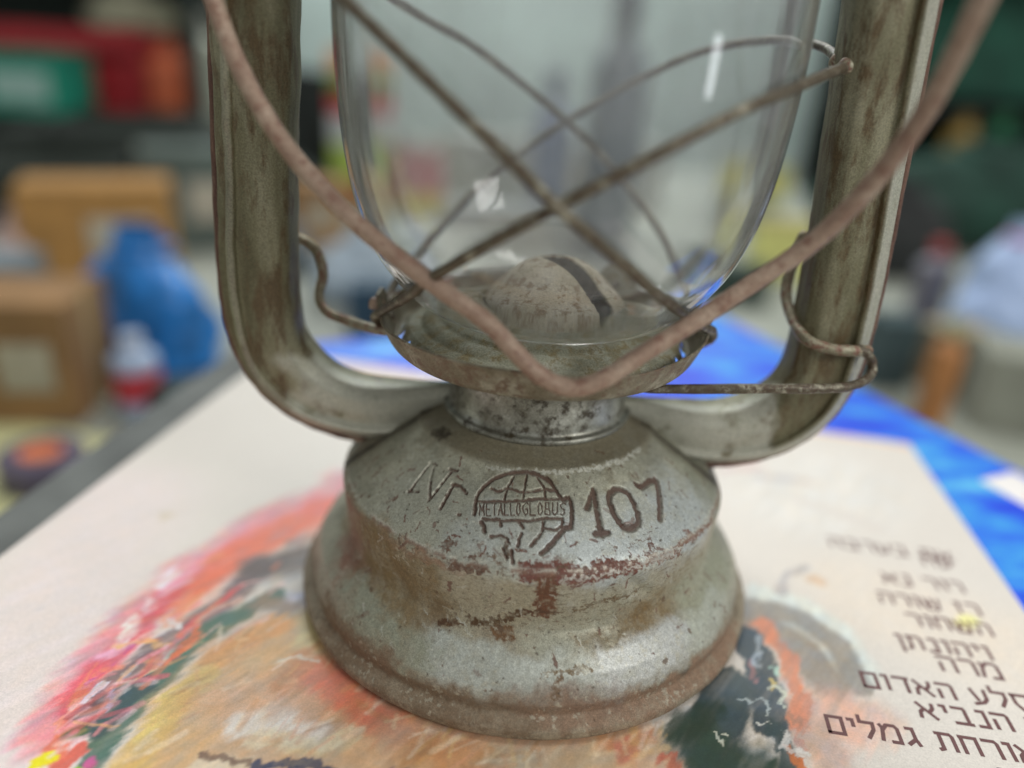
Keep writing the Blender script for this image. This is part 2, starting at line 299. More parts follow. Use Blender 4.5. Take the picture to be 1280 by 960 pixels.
TANK_WEAR_GLINT = [
    [[[-2.09,31.2],[4.19,32.2],[11.73,32.0],[18.01,31.8],[22.83,31.8]],1.5,[106,66,56],1,0.25],
    [[[0.0,31.4],[5.86,30.6],[9.22,32.4]],2.2,[106,66,56],1,0.25],
    [[[3.14,33.6],[3.56,41.4]],2.0,[100,66,46],0.95,0.25],
    [[[-1.47,42.0],[6.49,41.6]],0.5,[84,58,40],0.9,0.3],
    [[[-12.78,30.6],[-9.84,32.0],[-17.59,32.8]],0.8,[96,72,58],0.9,0.2],
    [[[-19.48,29.6],[-18.85,28.4]],1.1,[96,70,56],0.9,0.2],
    [[[-5.45,28.0],[-6.28,26.0]],0.7,[92,76,62],0.9,0.2],
    [[[-12.78,46.4],[-8.59,46.4],[-1.88,42.6]],0.8,[82,60,38],0.9,0.3],
    [[[-18.43,48.8],[-15.5,47.8]],0.9,[80,54,32],0.9,0.3],
    [[[-6.07,47.8],[-3.98,47.8]],1.6,[104,76,50],0.8,0.5],
    [[[9.63,41.2],[16.96,40.0],[24.92,39.6]],0.45,[100,82,58],0.8,0.3],
    [[[3.35,55.6],[5.03,55.2],[11.94,55.0]],0.4,[120,104,80],0.8,0.3],
    [[[5.45,58.4],[6.49,56.0],[5.03,60.4]],0.5,[112,92,72],0.8,0.3],
    [[[29.11,26.6],[28.27,30.2]],0.25,[100,74,66],0.9,0.1],
    [[[26.39,30.6],[27.65,30.8]],0.8,[106,76,66],0.9,0.2],
    [[[40.0,29.6],[40.84,30.4]],0.8,[116,84,70],0.9,0.2],
    [[[34.35,31.2],[42.52,31.8],[52.57,32.4]],0.55,[120,88,72],0.9,0.3],
    [[[23.88,32.2],[30.37,32.4],[35.6,32.8]],0.5,[120,88,72],0.8,0.3],
    [[[13.82,30.0],[20.11,31.2],[22.83,31.8]],0.9,[106,66,56],1,0.2],
    [[[22.41,27.6],[28.69,27.2]],0.15,[110,90,78],0.8,0.1],
    [[[5.86,28.6],[9.42,28.2]],0.5,[150,150,140],0.6,0.3],
    [[[-11.52,28.6],[-7.75,29.6],[-6.07,31.4]],0.5,[110,92,76],0.7,0.3],
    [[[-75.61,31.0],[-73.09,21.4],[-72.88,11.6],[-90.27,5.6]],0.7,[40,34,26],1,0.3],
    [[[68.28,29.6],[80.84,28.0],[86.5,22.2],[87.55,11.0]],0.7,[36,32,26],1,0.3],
    [[[-42.31,6.4],[-47.54,6.2]],1.6,[60,52,38],0.8,0.6],
    [[[-17.38,9.0],[-2.93,8.8],[14.45,8.6],[31.63,8.4],[47.12,8.2]],0.35,[190,190,178],0.8,0.4],  # pale edge highlights painted on the shoulder ring and crease
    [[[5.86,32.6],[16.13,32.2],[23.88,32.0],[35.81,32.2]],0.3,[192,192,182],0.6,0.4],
]
PAGE_PAINT = [  # cover strokes and title positions below come from image pixels, converted offline
    [[[-125.3,20.9],[-117.8,-30.1],[-104.9,-63.5]],17.85,[228,214,212],0.7,1],
    [[[93.4,46.2],[111.7,59.0]],19.44,[226,222,216],0.8,1],
    [[[95.2,-3.7],[124.0,-20.1]],15.07,[226,214,200],0.7,1],
    [[[-56.3,39.8],[-77.1,17.4],[-89.3,-7.1],[-95.9,-28.0],[-98.9,-48.5],[-97.6,-64.0]],5.38,[228,140,152],0.85,0.9],
    [[[-56.1,38.8],[-63.5,42.1]],3.72,[214,140,150],0.7,1],
    [[[-53.8,28.2],[-70.0,13.8],[-81.8,-3.4],[-88.8,-21.2]],5.52,[236,118,86],0.95,0.8],
    [[[-64.0,23.3],[-57.9,24.0]],5.5,[236,112,92],0.9,0.9],
    [[[-92.1,-18.3],[-94.5,-35.1],[-97.4,-49.6],[-98.0,-56.6]],3.0,[222,98,108],0.9,0.6],
    [[[-89.1,-7.7],[-93.5,-20.1]],1.92,[232,150,176],0.8,0.8],
    [[[-85.2,-22.4],[-87.0,-30.2]],2.22,[234,150,120],0.8,0.7],
    [[[-94.5,-12.5],[-96.4,-17.7]],1.7,[236,224,236],0.95,0.6],
    [[[-96.8,-30.5],[-96.0,-37.2]],1.75,[240,226,224],0.95,0.5],
    [[[-95.5,-23.4],[-95.6,-26.5]],1.22,[238,210,216],0.9,0.5],
    [[[-95.3,-39.3],[-98.4,-44.2]],1.68,[232,170,190],0.8,0.7],
    [[[-72.0,-6.0],[-78.1,-24.9],[-86.2,-38.5],[-91.1,-51.4],[-92.9,-62.6]],2.85,[126,108,112],0.95,0.5],
    [[[-48.6,3.9],[-61.1,-1.2],[-72.5,-7.9]],5.41,[98,84,80],0.95,0.8],
    [[[-52.4,15.8],[-66.6,5.9]],2.37,[150,120,112],0.8,1],
    [[[-75.5,-15.0],[-81.2,-29.6],[-83.7,-35.5]],0.8,[206,92,92],0.9,0.4],
    [[[-97.3,-53.1],[-94.4,-65.8],[-93.8,-70.6]],1.82,[224,120,96],0.95,0.4],
    [[[-97.1,-56.5],[-96.3,-63.9]],0.84,[238,160,140],0.8,0.4],
    [[[-65.2,-17.3],[-73.1,-27.4],[-79.4,-36.5],[-81.5,-47.0],[-84.1,-56.6],[-85.6,-67.1],[-84.8,-74.5]],2.7,[82,112,98],0.97,0.4],
    [[[-78.1,-35.0],[-80.5,-40.6]],1.33,[80,128,104],0.8,0.5],
    [[[-84.2,-50.9],[-88.4,-63.3]],2.23,[64,86,90],0.95,0.4],
    [[[-92.7,-58.3],[-92.9,-62.6]],2.36,[104,76,84],0.9,0.4],
    [[[-97.2,-39.4],[-91.4,-37.6],[-85.3,-38.4]],0.76,[232,180,110],0.7,0.3],
    [[[-79.2,-32.3],[-82.8,-43.9]],0.76,[222,120,80],0.9,0.3],
    [[[-93.5,-39.1],[-95.2,-47.0],[-97.6,-52.4]],0.55,[196,90,140],0.9,0.3],
    [[[-93.6,-51.6],[-95.1,-55.9]],0.88,[214,216,232],0.95,0.2],
    [[[-89.9,-50.2],[-91.3,-52.6]],0.39,[214,220,200],0.9,0.2],
    [[[-85.6,-39.8],[-87.0,-41.7]],0.75,[220,222,238],0.95,0.2],
    [[[-87.6,-30.2],[-84.6,-31.7]],0.99,[222,214,214],0.9,0.3],
    [[[-89.3,-47.7],[-91.0,-50.9],[-89.7,-54.1],[-88.9,-58.5]],0.39,[150,160,190],0.9,0.2],
    [[[-85.3,-38.4],[-89.3,-44.0],[-90.7,-48.5]],0.44,[190,190,196],0.8,0.2],
    [[[-84.9,-45.6],[-85.4,-47.6]],0.4,[226,200,150],0.8,0.2],
    [[[-86.2,-48.6],[-87.2,-50.2]],0.32,[226,190,130],0.8,0.2],
    [[[-53.5,-32.9],[-65.1,-44.4],[-69.5,-56.5],[-67.8,-72.4]],10.93,[208,172,128],0.97,0.35],
    [[[-42.2,-47.4],[-31.0,-58.9],[-15.2,-62.8],[4.8,-65.3],[23.0,-63.9]],10.16,[200,158,124],0.97,0.35],
    [[[-55.5,-71.5],[-23.6,-72.8],[17.3,-71.7]],9.46,[206,172,138],0.97,0.4],
    [[[-64.4,-29.6],[-72.3,-39.9]],4.26,[214,152,92],0.8,0.8],
    [[[-73.1,-47.6],[-76.9,-59.2],[-77.8,-71.3]],3.39,[212,180,112],0.9,0.6],
    [[[-77.2,-52.6],[-78.7,-62.5]],1.37,[222,196,120],0.8,0.6],
    [[[-61.8,-53.7],[-52.2,-50.6]],7.07,[208,172,148],0.7,1],
    [[[-46.7,-44.1],[-38.1,-49.5],[-29.9,-55.6]],4.65,[214,124,98],0.9,0.8],
    [[[-51.3,-40.7],[-54.6,-48.4]],2.94,[190,128,84],0.6,1],
    [[[-25.8,-59.5],[-15.2,-62.8]],4.37,[198,150,122],0.8,1],
    [[[-21.7,-64.3],[-8.3,-66.2]],3.61,[196,140,84],0.5,1],
    [[[-5.1,-65.0],[14.8,-62.6]],3.31,[180,166,142],0.7,0.9],
    [[[21.8,-60.1],[27.1,-58.6]],2.38,[196,120,98],0.8,0.7],
    [[[-59.6,-60.0],[-54.3,-60.7],[-44.1,-60.9]],3.04,[228,222,216],0.85,0.9],
    [[[-55.3,-62.8],[-41.4,-64.8],[-35.6,-61.3]],2.16,[222,208,176],0.7,0.8],
    [[[-63.9,-70.3],[-55.6,-71.1]],2.07,[228,212,186],0.8,0.7],
    [[[-64.7,-67.6],[-58.9,-68.8],[-54.5,-69.9]],0.64,[126,100,84],0.9,0.4],
    [[[-52.7,-70.4],[-48.3,-69.1],[-40.4,-68.7],[-38.9,-69.4]],1.04,[72,76,100],0.97,0.35],
    [[[-49.1,-69.2],[-42.9,-68.5]],0.48,[120,112,110],0.8,0.4],
    [[[-31.2,-70.1],[-24.3,-68.9]],0.96,[120,84,96],0.7,0.6],
    [[[-59.4,-19.1],[-58.1,-22.1]],2.69,[196,196,214],0.95,0.7],
    [[[-52.0,-32.7],[-54.5,-25.7]],3.18,[206,196,150],0.8,0.8],
    [[[-60.3,-23.2],[-67.2,-20.7]],2.88,[146,124,104],0.8,0.9],
    [[[-57.9,-40.8],[-47.8,-39.9]],0.38,[214,210,196],0.6,0.4],
    [[[-94.5,-69.9],[-95.8,-71.5]],1.43,[232,206,24],1,0.15],
    [[[-89.5,-67.9],[-91.3,-71.3],[-92.6,-74.5]],1.58,[216,106,90],0.98,0.2],
    [[[-85.6,-70.7],[-85.6,-72.2]],0.95,[196,92,140],0.95,0.2],
    [[[-87.2,-72.3],[-88.1,-73.8]],0.78,[166,196,50],0.95,0.2],
    [[[-93.8,-64.3],[-91.6,-63.5]],1.32,[72,100,66],0.9,0.3],
    [[[-95.2,-74.0],[-95.5,-74.7]],0.78,[190,190,90],0.8,0.3],
    [[[-99.1,144.4],[-56.6,133.1],[41.1,114.6],[129.7,98.6],[152.8,92.8]],2.03,[240,196,166],0.8,0.6],
    [[[84.4,-33.2],[83.3,-17.7],[75.8,-8.2],[64.6,-4.9],[81.6,-44.6]],3.08,[220,226,220],0.85,0.8],
    [[[62.1,-10.2],[74.0,-13.9],[81.0,-23.8],[80.8,-37.3]],3.3,[160,154,146],0.97,0.5],
    [[[62.5,-16.5],[70.5,-24.8],[73.9,-37.9]],4.83,[158,150,142],0.97,0.5],
    [[[73.1,-49.8],[71.1,-45.4],[79.7,-47.0]],5.44,[220,172,152],0.75,1],
    [[[63.9,-50.5],[66.3,-58.8]],4.53,[206,172,156],0.85,0.8],
    [[[63.2,-18.0],[66.0,-29.4],[65.2,-41.1],[62.1,-50.6]],2.31,[216,142,112],0.9,0.6],
    [[[61.3,-21.2],[54.9,-26.1]],2.04,[200,140,120],0.5,0.8],
    [[[57.7,-23.0],[58.5,-31.4],[57.5,-41.7],[55.7,-51.1]],3.82,[72,84,92],1,0.25],
    [[[48.6,-40.0],[43.9,-52.0],[39.9,-62.7]],6.01,[68,82,86],1,0.25],
    [[[37.7,-56.8],[44.5,-64.3],[51.2,-63.8]],6.37,[52,72,60],0.9,0.6],
    [[[43.1,-47.6],[34.6,-54.9]],2.84,[44,62,50],0.8,0.7],
    [[[31.7,-61.3],[30.6,-66.2]],1.32,[190,98,78],0.85,0.4],
    [[[28.3,-59.6],[26.8,-66.5]],2.33,[204,176,150],0.9,0.5],
    [[[56.3,-52.2],[57.3,-57.4],[56.8,-64.4]],2.05,[60,78,80],0.9,0.4],
    [[[57.7,-56.3],[59.0,-60.3],[59.2,-64.8]],0.76,[212,124,70],0.95,0.3],
    [[[60.4,-22.7],[57.7,-34.1]],0.6,[170,180,190],0.7,0.5],
    [[[57.1,-31.5],[55.5,-38.2]],0.58,[160,120,120],0.7,0.5],
    [[[61.9,-33.7],[61.9,-35.8]],0.97,[180,216,210],0.95,0.3],
    [[[59.6,-37.8],[60.6,-39.0],[59.6,-41.1]],0.57,[222,200,130],0.9,0.2],
    [[[58.3,-40.9],[60.9,-39.7],[61.6,-41.9],[59.8,-45.1]],0.34,[216,220,204],0.9,0.2],
    [[[50.6,-45.1],[54.0,-44.4],[56.9,-43.7],[56.7,-46.5],[55.6,-48.5]],0.2,[190,200,200],0.8,0.2],
    [[[53.0,-50.7],[54.9,-51.0]],0.25,[220,220,214],0.9,0.2],
    [[[43.3,-54.9],[43.6,-57.4],[43.4,-56.0]],0.31,[190,196,184],0.85,0.2],
    [[[44.9,-54.6],[45.1,-54.8]],0.16,[210,214,200],0.9,0.2],
    [[[58.7,-53.1],[56.8,-56.4],[58.2,-57.3],[61.3,-58.3]],0.52,[222,218,214],0.8,0.4],
    [[[61.0,-54.0],[61.0,-56.7]],0.69,[206,150,136],0.7,0.5],
    [[[61.4,-47.3],[62.1,-50.6]],0.72,[170,130,110],0.6,0.6],
    [[[72.0,-4.2],[76.2,4.5],[83.5,8.2]],1.03,[176,168,166],0.7,0.7],
    [[[85.0,1.7],[83.6,3.0]],2.06,[206,182,160],0.8,0.8],
    [[[83.9,61.2],[100.6,59.8]],2.0,[180,168,166],0.5,1],
    [[[71.6,63.6],[85.9,68.4]],1.45,[212,170,170],0.5,1],
    [[[-108.9,14.7],[-107.9,13.9]],1.69,[206,196,180],0.8,0.9],
    [[[-120.9,-28.9],[-121.1,-29.2]],0.8,[214,206,206],0.6,0.9],
    [[[118.3,-13.0],[122.5,-10.4]],1.94,[236,226,130],0.7,0.9],
    [[[93.4,46.2],[106.5,37.9],[114.6,31.8]],2.38,[216,206,198],0.5,1],
]
PAGE_LINES = [
    [[68.4, -51.9], 'אורחת גמלים', 4.6],
    [[91.8, -46.1], 'אליהו הנביא', 4.6],
    [[82.0, -37.5], 'הסלע האדום', 4.6],
    [[104.1, -30.7], 'הבאר ה מרה', 5.0],
    [[96.9, -23.0], 'דוד ויהונתן', 4.6],
    [[103.7, -14.3], 'נוער השחור', 4.6],
    [[99.5, -5.6], 'נשור רז שורה', 4.6],
    [[104.6, 3.6], 'שולח דרור נא', 4.6],
    [[120.6, 13.5], 'שיר הרועה', 4.6],
    [[94.8, 20.2], 'דרך הזאת בערבה', 4.6],
    [[101.4, -63.7], 'חלוצים', 4.6],
]

M_tank = attr_material('aged_tinplate', 'wear_and_light', 0.28, 0.44, 0.30, 3400, 0.00020, 'rusty')
M_page = attr_material('printed_board', 'print', 0.0, 0.40, 0.11, 2300, 0.00012)
M_collar = metal('bright_collar_tin', (150, 150, 140), (196, 198, 190), (96, 92, 78), (66, 58, 44), 0.75, 0.36, rust_amt=0.38, feat=110)
M_gallery = metal('brown_gallery_tin', (134, 126, 106), (172, 168, 150), (106, 96, 76), (112, 92, 74), 0.35, 0.5, rust_amt=0.40, feat=130)
M_plate = metal('dusty_plate_tin', (158, 158, 138), (184, 182, 166), (132, 128, 106), (136, 124, 90), 0.25, 0.66, rust_amt=0.4, feat=120)
M_dome = metal('dusty_dome_tin', (206, 197, 174), (218, 212, 196), (178, 166, 140), (150, 128, 100), 0.2, 0.72, rust_amt=0.38, feat=120)
M_tube = metal('olive_tube_tin', (124, 120, 94), (152, 148, 124), (92, 86, 62), (96, 80, 54), 0.4, 0.46, streak=(1, 1, 0.28), rust_amt=0.40, feat=95, pale=(190, 190, 176))
M_seam = metal('rust_seam', (122, 92, 78), (150, 130, 112), (84, 64, 50), (96, 66, 54), 0.3, 0.55, streak=(1, 1, 0.3), rust_amt=0.45, feat=120)
M_bail = metal('rusty_bail_wire', (162, 138, 120), (180, 160, 142), (144, 118, 102), (136, 104, 88), 0.15, 0.52, rust_amt=0.38, feat=150)
M_wire = metal('dark_guard_wire', (104, 98, 82), (168, 164, 146), (80, 72, 58), (82, 66, 50), 0.45, 0.42, rust_amt=0.44, feat=300)
M_pale = metal('pale_lever_wire', (150, 144, 122), (182, 178, 158), (112, 102, 80), (130, 92, 76), 0.45, 0.5, rust_amt=0.4, feat=200)
M_dark = plain('dark_inner_metal', (40, 36, 30), 0.9, 0.3, 300)  # near-black for tank underside, wick tube and burner throat

# ================================================================== THE LANTERN
lantern = thing('oil_lantern', 'old rusty tin hurricane lantern stamped Nr. 107, standing on the painted record sleeve', 'lantern')

# ---- fuel tank: one surface of revolution with the stamping pressed into it
PROF = [(22.5,52.6),(24.5,51.4),(27.5,50.2),(29.6,49.6),(30.6,48.7),(33,47.2),(38,44),(43,40.4),(46.6,37.4),(48.3,35.6),(48.9,34.6),(49.3,33.5),(49.1,31),(48.8,28),(48.5,25),(48.3,22),(48.5,20.2),(49.7,18.8),(52.4,16.9),(55.3,14.2),(57.1,11),(57.9,8.5),(57.8,6.8),(57.8,5.8),(59.4,4.9),(60.5,3.6),(60.5,1.9),(59.7,.7),(58.2,0.05),(56,0.05)]
def smooth_prof(P, step):
    P = np.array(P, float); d = np.r_[0, np.cumsum(np.hypot(*np.diff(P, axis=0).T))]
    s = np.arange(0, d[-1], step); r = np.interp(s, d, P[:, 0]); z = np.interp(s, d, P[:, 1])
    k = int(round(0.6 / step)); ker = np.hanning(2 * k + 3)[1:-1]; ker /= ker.sum(); pad = len(ker) // 2
    return s, np.convolve(np.pad(r, pad, 'edge'), ker, 'valid'), np.convolve(np.pad(z, pad, 'edge'), ker, 'valid')
s_, r_, z_ = smooth_prof(PROF, 0.2)
rows = np.r_[np.arange(0, 36, 0.17), np.arange(36, s_[-1], 0.25)]
rr = np.interp(rows, s_, r_); zz = np.interp(rows, s_, z_)
deg = np.r_[np.arange(-100, -72, 0.5), np.arange(-72, 72, 0.2), np.arange(72, 100, 0.5), np.arange(100, 260, 3.2)]
TH, SS = np.meshgrid(np.radians(deg), rows)
RR = np.repeat(rr[:, None], len(deg), 1); ZZ = np.repeat(zz[:, None], len(deg), 1)
dr = np.gradient(rr, rows); dz = np.gradient(zz, rows); nl = np.hypot(dr, dz); nr_, nz_ = -dz / nl, dr / nl
NR = np.repeat(nr_[:, None], len(deg), 1).ravel(); NZ = np.repeat(nz_[:, None], len(deg), 1).ravel()
th = TH.ravel(); A = th * 48.0; Sv = SS.ravel(); r0 = RR.ravel(); z0 = ZZ.ravel()
P3 = np.stack([r0 * np.sin(th), -r0 * np.cos(th), z0], -1)
# relief
disp = fbm(P3, 17, 3, 3.3) * 0.8 * sstep(4, 12, Sv) + fbm(P3, 4.5, 3, 9.1) * 0.16 + fbm(P3, 1.2, 2, 5.0) * 0.05
wall = sstep(29, 33, Sv) * (1 - sstep(48, 54, Sv))
disp += wall * (fbm(P3, 11, 2, 21.0) * 0.8)
for pts, w_, dd_, amp in (([(22, 36), (27, 41)], 1.6, 0.8, -1), ([(17, 37), (15, 45)], 1.2, 0.4, -1), ([(-33, 40), (-30, 46)], 2.5, 0.5, -1)):
    disp += amp * dd_ * np.exp(-(seg_dist(A, Sv, pts) / w_) ** 2)
disp[(Sv < 3)] *= 0.3
wx = fbm(P3, 3.0, 4, 31.0) * 2; wy = fbm(P3, 3.0, 4, 47.0) * 2
jx = fbm(P3, 0.8, 3, 61.0) * 2; jy = fbm(P3, 0.8, 3, 77.0) * 2
groove = np.zeros(len(A))
for pts, hw, dep, dk in TANK_LETTERS:
    k = near(A, Sv, pts, hw * 3 + 0.6)
    d = seg_dist(A[k] + jx[k] * 0.24, Sv[k] + jy[k] * 0.24, pts)
    m = 1 - sstep(hw * 0.35, hw * 1.25, d); disp[k] = np.minimum(disp[k], disp[k]) - 0
    groove[k] = np.maximum(groove[k], m * dk)
    new = -m * dep; old = lettering[k] if 'lettering' in globals() else None
    if old is None:
        lettering = np.zeros(len(A)); old = lettering[k]
    lettering[k] = np.minimum(old, new)
disp = disp + lettering
# colour
col = np.repeat(lin((166, 165, 148))[None], len(A), 0)
big = fbm(P3, 14, 4, 11.0)[:, None]; mid = fbm(P3, 3.2, 5, 15.0)[:, None]; fin = fbm(P3, 0.7, 3, 19.0)[:, None]
col *= 1 + 0.9 * big * np.array([1, 1, 0.95]) + 0.45 * mid + 0.35 * fin
def lay(m, c, al=1.0):
    global col
    m = np.clip(m, 0, 1)[:, None] * al; col = col * (1 - m) + lin(c)[None] * m
b_, m_, f_ = big[:, 0], mid[:, 0], fin[:, 0]
side = sstep(8, 40, -A) * (1 - sstep(60, 80, -A))
lay((1 - sstep(29.2, 31.0, r0 + m_ * 2.5)) * (Sv < 20), (112, 104, 84), 0.8)             # dirt ring round the collar
lay(sstep(0.02, 0.2, m_ + 0.12 - 0.016 * (Sv - 8)) * (Sv < 24), (112, 104, 82), 0.55)
wallm = sstep(30.5, 32, Sv + m_ * 3) * (1 - sstep(47, 50, Sv + m_ * 5))
lay(wallm, (158, 153, 132), 0.75)
lay(wallm * sstep(0.0, 0.16, m_), (122, 110, 82), 0.5)
lay(wallm * sstep(-0.1, 0.10, b_) * sstep(12, 22, -A), (132, 120, 90), 0.5)
lay(sstep(57.5, 60.5, Sv + m_ * 7 + b_ * 6), (134, 124, 106), 0.65)                          # rusty lower skirt
lay(sstep(61.5, 63, Sv) * (1 - sstep(63.6, 64.6, Sv)), (80, 58, 40), 0.7)                 # groove above the bead
lay(sstep(64.0, 65.0, Sv + m_), (150, 138, 118), 0.75); lay(sstep(-0.02, 0.12, m_ + f_ * 0.5) * sstep(60, 62, Sv), (96, 84, 66), 0.6)
lay(sstep(71.0, 73.5, Sv), (70, 60, 48), 0.8)
TANK_X = m_ + f_ * 0.5
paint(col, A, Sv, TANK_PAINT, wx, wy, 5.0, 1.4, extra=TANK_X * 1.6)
hard0 = col.copy()
paint(col, A, Sv, TANK_WEAR_GLINT, jx, jy, 1.0, 1.9, extra=f_ * 1.8)
for sg in (-1, 1):                                        # dark solder line where each side tube meets the shoulder
    line = []
    for ax, yy in ((50.0, 8.6), (46, 9.0), (41, 9.0), (36, 8.3), (31, 7.0), (27, 5.2)):
        line.append((sg * math.atan2(ax, yy) * 48.0, float(s_[int(np.argmin(np.abs(r_[:170] - math.hypot(ax, yy))))])))
    k = near(A, Sv, line, 8); d = seg_dist(A[k] + jx[k] * 0.5, Sv[k] + jy[k] * 0.5, line)
    mm_ = np.zeros(len(A)); mm_[k] = (1 - sstep(1.5, 5.0, d + m_[k] * 6)) * 0.6; lay(mm_, (92, 84, 66)); mm_[k] = 1 - sstep(0.5, 1.1, d); lay(mm_, (34, 30, 24), 0.95)
# flaking: thresholded noise with crisp edges, cut a little into the surface
fl1 = fbm(P3, 2.2, 4, 91.0); fl2 = fbm(P3, 7, 3, 95.0); fl3 = fbm(P3, 1.1, 3, 99.0)
edge_z = np.exp(-((Sv - 32) / 3.5) ** 2) + 0.8 * np.exp(-((Sv - 45) / 4) ** 2) + 0.7 * np.exp(-((Sv - 58) / 4) ** 2)
dk_m = sstep(0.0, 0.035, fl1 - 0.27 + 0.14 * edge_z * (0.4 + fl2 * 2)); lay(dk_m, (96, 76, 58), 0.8); disp -= dk_m * 0.07
lt_m = sstep(0.0, 0.03, fl3 + fl2 * 0.7 - 0.27) * sstep(28, 34, Sv); lay(lt_m, (176, 172, 154), 0.5)
sc_m = sstep(0.17, 0.2, fbm(P3, 1.3, 3, 55.0, (1, 1, 5))) * sstep(30, 34, Sv) * (1 - sstep(46, 50, Sv)); lay(sc_m, (104, 88, 64), 0.6)
# pits and flecks
flecks = []
for i in range(620):
    a_ = rng.uniform(-62, 62); sv = rng.uniform(9, 60) if rng.random() < 0.6 else rng.uniform(22, 33); q = rng.random()
    L_ = 0 if q < 0.8 else rng.uniform(0.6, 2.6); an = rng.uniform(0, 6.3)
    flecks.append(([(a_, sv), (a_ + math.cos(an) * L_, sv + math.sin(an) * L_)], rng.uniform(0.07, 0.2) if q < 0.97 else rng.uniform(0.25, 0.4), (74, 62, 48) if q < 0.6 else (104, 72, 60), rng.uniform(0.4, 0.95), 0.2))
for i in range(160):
    a_ = rng.uniform(-60, 60); sv = rng.uniform(12, 60); an = rng.uniform(0, 6.3); L_ = rng.uniform(0.3, 3)
    flecks.append(([(a_, sv), (a_ + math.cos(an) * L_, sv + math.sin(an) * L_)], rng.uniform(0.06, 0.15), (186, 186, 174), rng.uniform(0.3, 0.7), 0.2))
paint(col, A, Sv, flecks, jx, jy, 0.6, 0.6)
lay(np.exp(-((Sv - 31.0 + m_ * 1.2) / 0.45) ** 2) * sstep(-0.12, 0.08, f_ + m_), (196, 194, 180), 0.7)  # bright highlight line along the crease, put into the colour
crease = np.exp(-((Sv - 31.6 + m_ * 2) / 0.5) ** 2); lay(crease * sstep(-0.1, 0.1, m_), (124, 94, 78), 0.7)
gk = np.clip(groove, 0, 1); lay(sstep(0.05, 0.6, gk + (f_ * 1.3 + m_ * 0.9 - 0.05) * (gk > 0.05)), (84, 58, 46), 0.9)
edge_glint = np.clip(np.gradient(lettering.reshape(RR.shape), axis=0).ravel() * 6, 0, 1); lay(edge_glint, (188, 188, 176), 0.45)  # bevel highlight painted on the lower edge of each stamped stroke
col = np.clip(col, 0.006, 0.8)
lum = col @ np.array([0.3, 0.6, 0.1]); sat = (col[:, 0] - col[:, 2]) / (lum + 1e-4)
rusty = np.clip(sstep(0.22, 0.6, sat) + sstep(0.16, 0.06, lum) * 0.0, 0, 1) * 0.9
Pd = np.stack([(r0 + NR * disp) * np.sin(th), -(r0 + NR * disp) * np.cos(th), z0 + NZ * disp], -1).reshape(*RR.shape, 3)
Pd[..., 2] = np.maximum(Pd[..., 2], 1.65 - 1.6)          # local z; the tank rests on the board
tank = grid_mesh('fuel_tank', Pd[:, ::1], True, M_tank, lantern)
color_attr(tank, 'wear_and_light', col); float_attr(tank, 'rusty', rusty)
lathe('tank_bottom', [(56.2, 0.1), (50, 2.5), (20, 3), (0.1, 3)], M_dark, lantern, 64, smooth_n=0)

# ---- collar, gallery, burner
lathe('collar', [(21.5, 51.8), (23.2, 51.7), (23.9, 52.3), (23.7, 53.2), (22.6, 53.9), (22.2, 56), (22.0, 59.5), (22.4, 63), (23.6, 65.6), (25.4, 67.4), (27, 68.1), (28.6, 70.5), (29.0, 73.4)], M_collar, lantern, 160, smooth_n=4)
gal = lathe('gallery_rim', [(35.0, 69.6), (35.4, 69.1), (36.0, 69.2), (37.0, 70.4), (38.2, 73.0), (39.1, 75.3), (39.5, 75.8), (39.2, 76.1), (38.7, 75.7), (37.6, 73.0), (36.2, 70.6), (35.4, 70.1)], M_gallery, lantern, 200, smooth_n=4)
# dent the rim a little
co = np.empty(len(gal.data.vertices) * 3, np.float32); gal.data.vertices.foreach_get('co', co); co = co.reshape(-1, 3) / MM
aa = np.arctan2(co[:, 1], co[:, 0]); k_ = sstep(68.5, 73, co[:, 2]); co[:, 2] += k_ * (0.35 * np.sin(3 * aa + 1) + 0.18 * np.sin(7 * aa)); co[:, :2] *= (1 + k_ * 0.008 * np.sin(5 * aa + 2))[:, None]
gal.data.vertices.foreach_set('co', (co * MM).ravel())
# the rim's floor is open between r 31 and 35.4 so the holes show what lies behind: perforated plate with real holes
def perforated():
    nA, rad_ = 900, np.r_[np.linspace(36.4, 30.4, 40), np.linspace(30.1, 17, 40)]
    prz = [(36.5, 70.2), (35.3, 69.9), (34.4, 70.2), (33.6, 71.6), (32.4, 72.7), (30.6, 73.2), (29.6, 73.3), (28.6, 74.3), (27.2, 74.9), (25.4, 75.0), (24.8, 75.9), (23.4, 76.3), (19.5, 76.9), (17, 77.1)][::-1]
    zz_ = np.interp(rad_, [q[0] for q in prz], [q[1] for q in prz]); a = np.linspace(0, 2 * np.pi, nA, endpoint=False)
    v = [(r * math.cos(t), r * math.sin(t), z) for r, z in zip(rad_, zz_) for t in a]; f = []
    for i in range(len(rad_) - 1):
        rc = (rad_[i] + rad_[i + 1]) / 2
        for j in range(nA):
            t = (j + 0.5) * 2 * np.pi / nA; kk = round(t / (2 * np.pi) * 30); tc = kk * 2 * np.pi / 30
            if abs(rc - 34.6) / 1.2 + abs(t - tc) * 34.6 / 1.6 < 1: continue
            f.append((i * nA + j, i * nA + (j + 1) % nA, (i + 1) * nA + (j + 1) % nA, (i + 1) * nA + j))
    o = pydata('perforated_plate', v, f, M_plate, lantern); return o
perforated()
gal.data.materials.clear(); gal.data.materials.append(M_gallery)
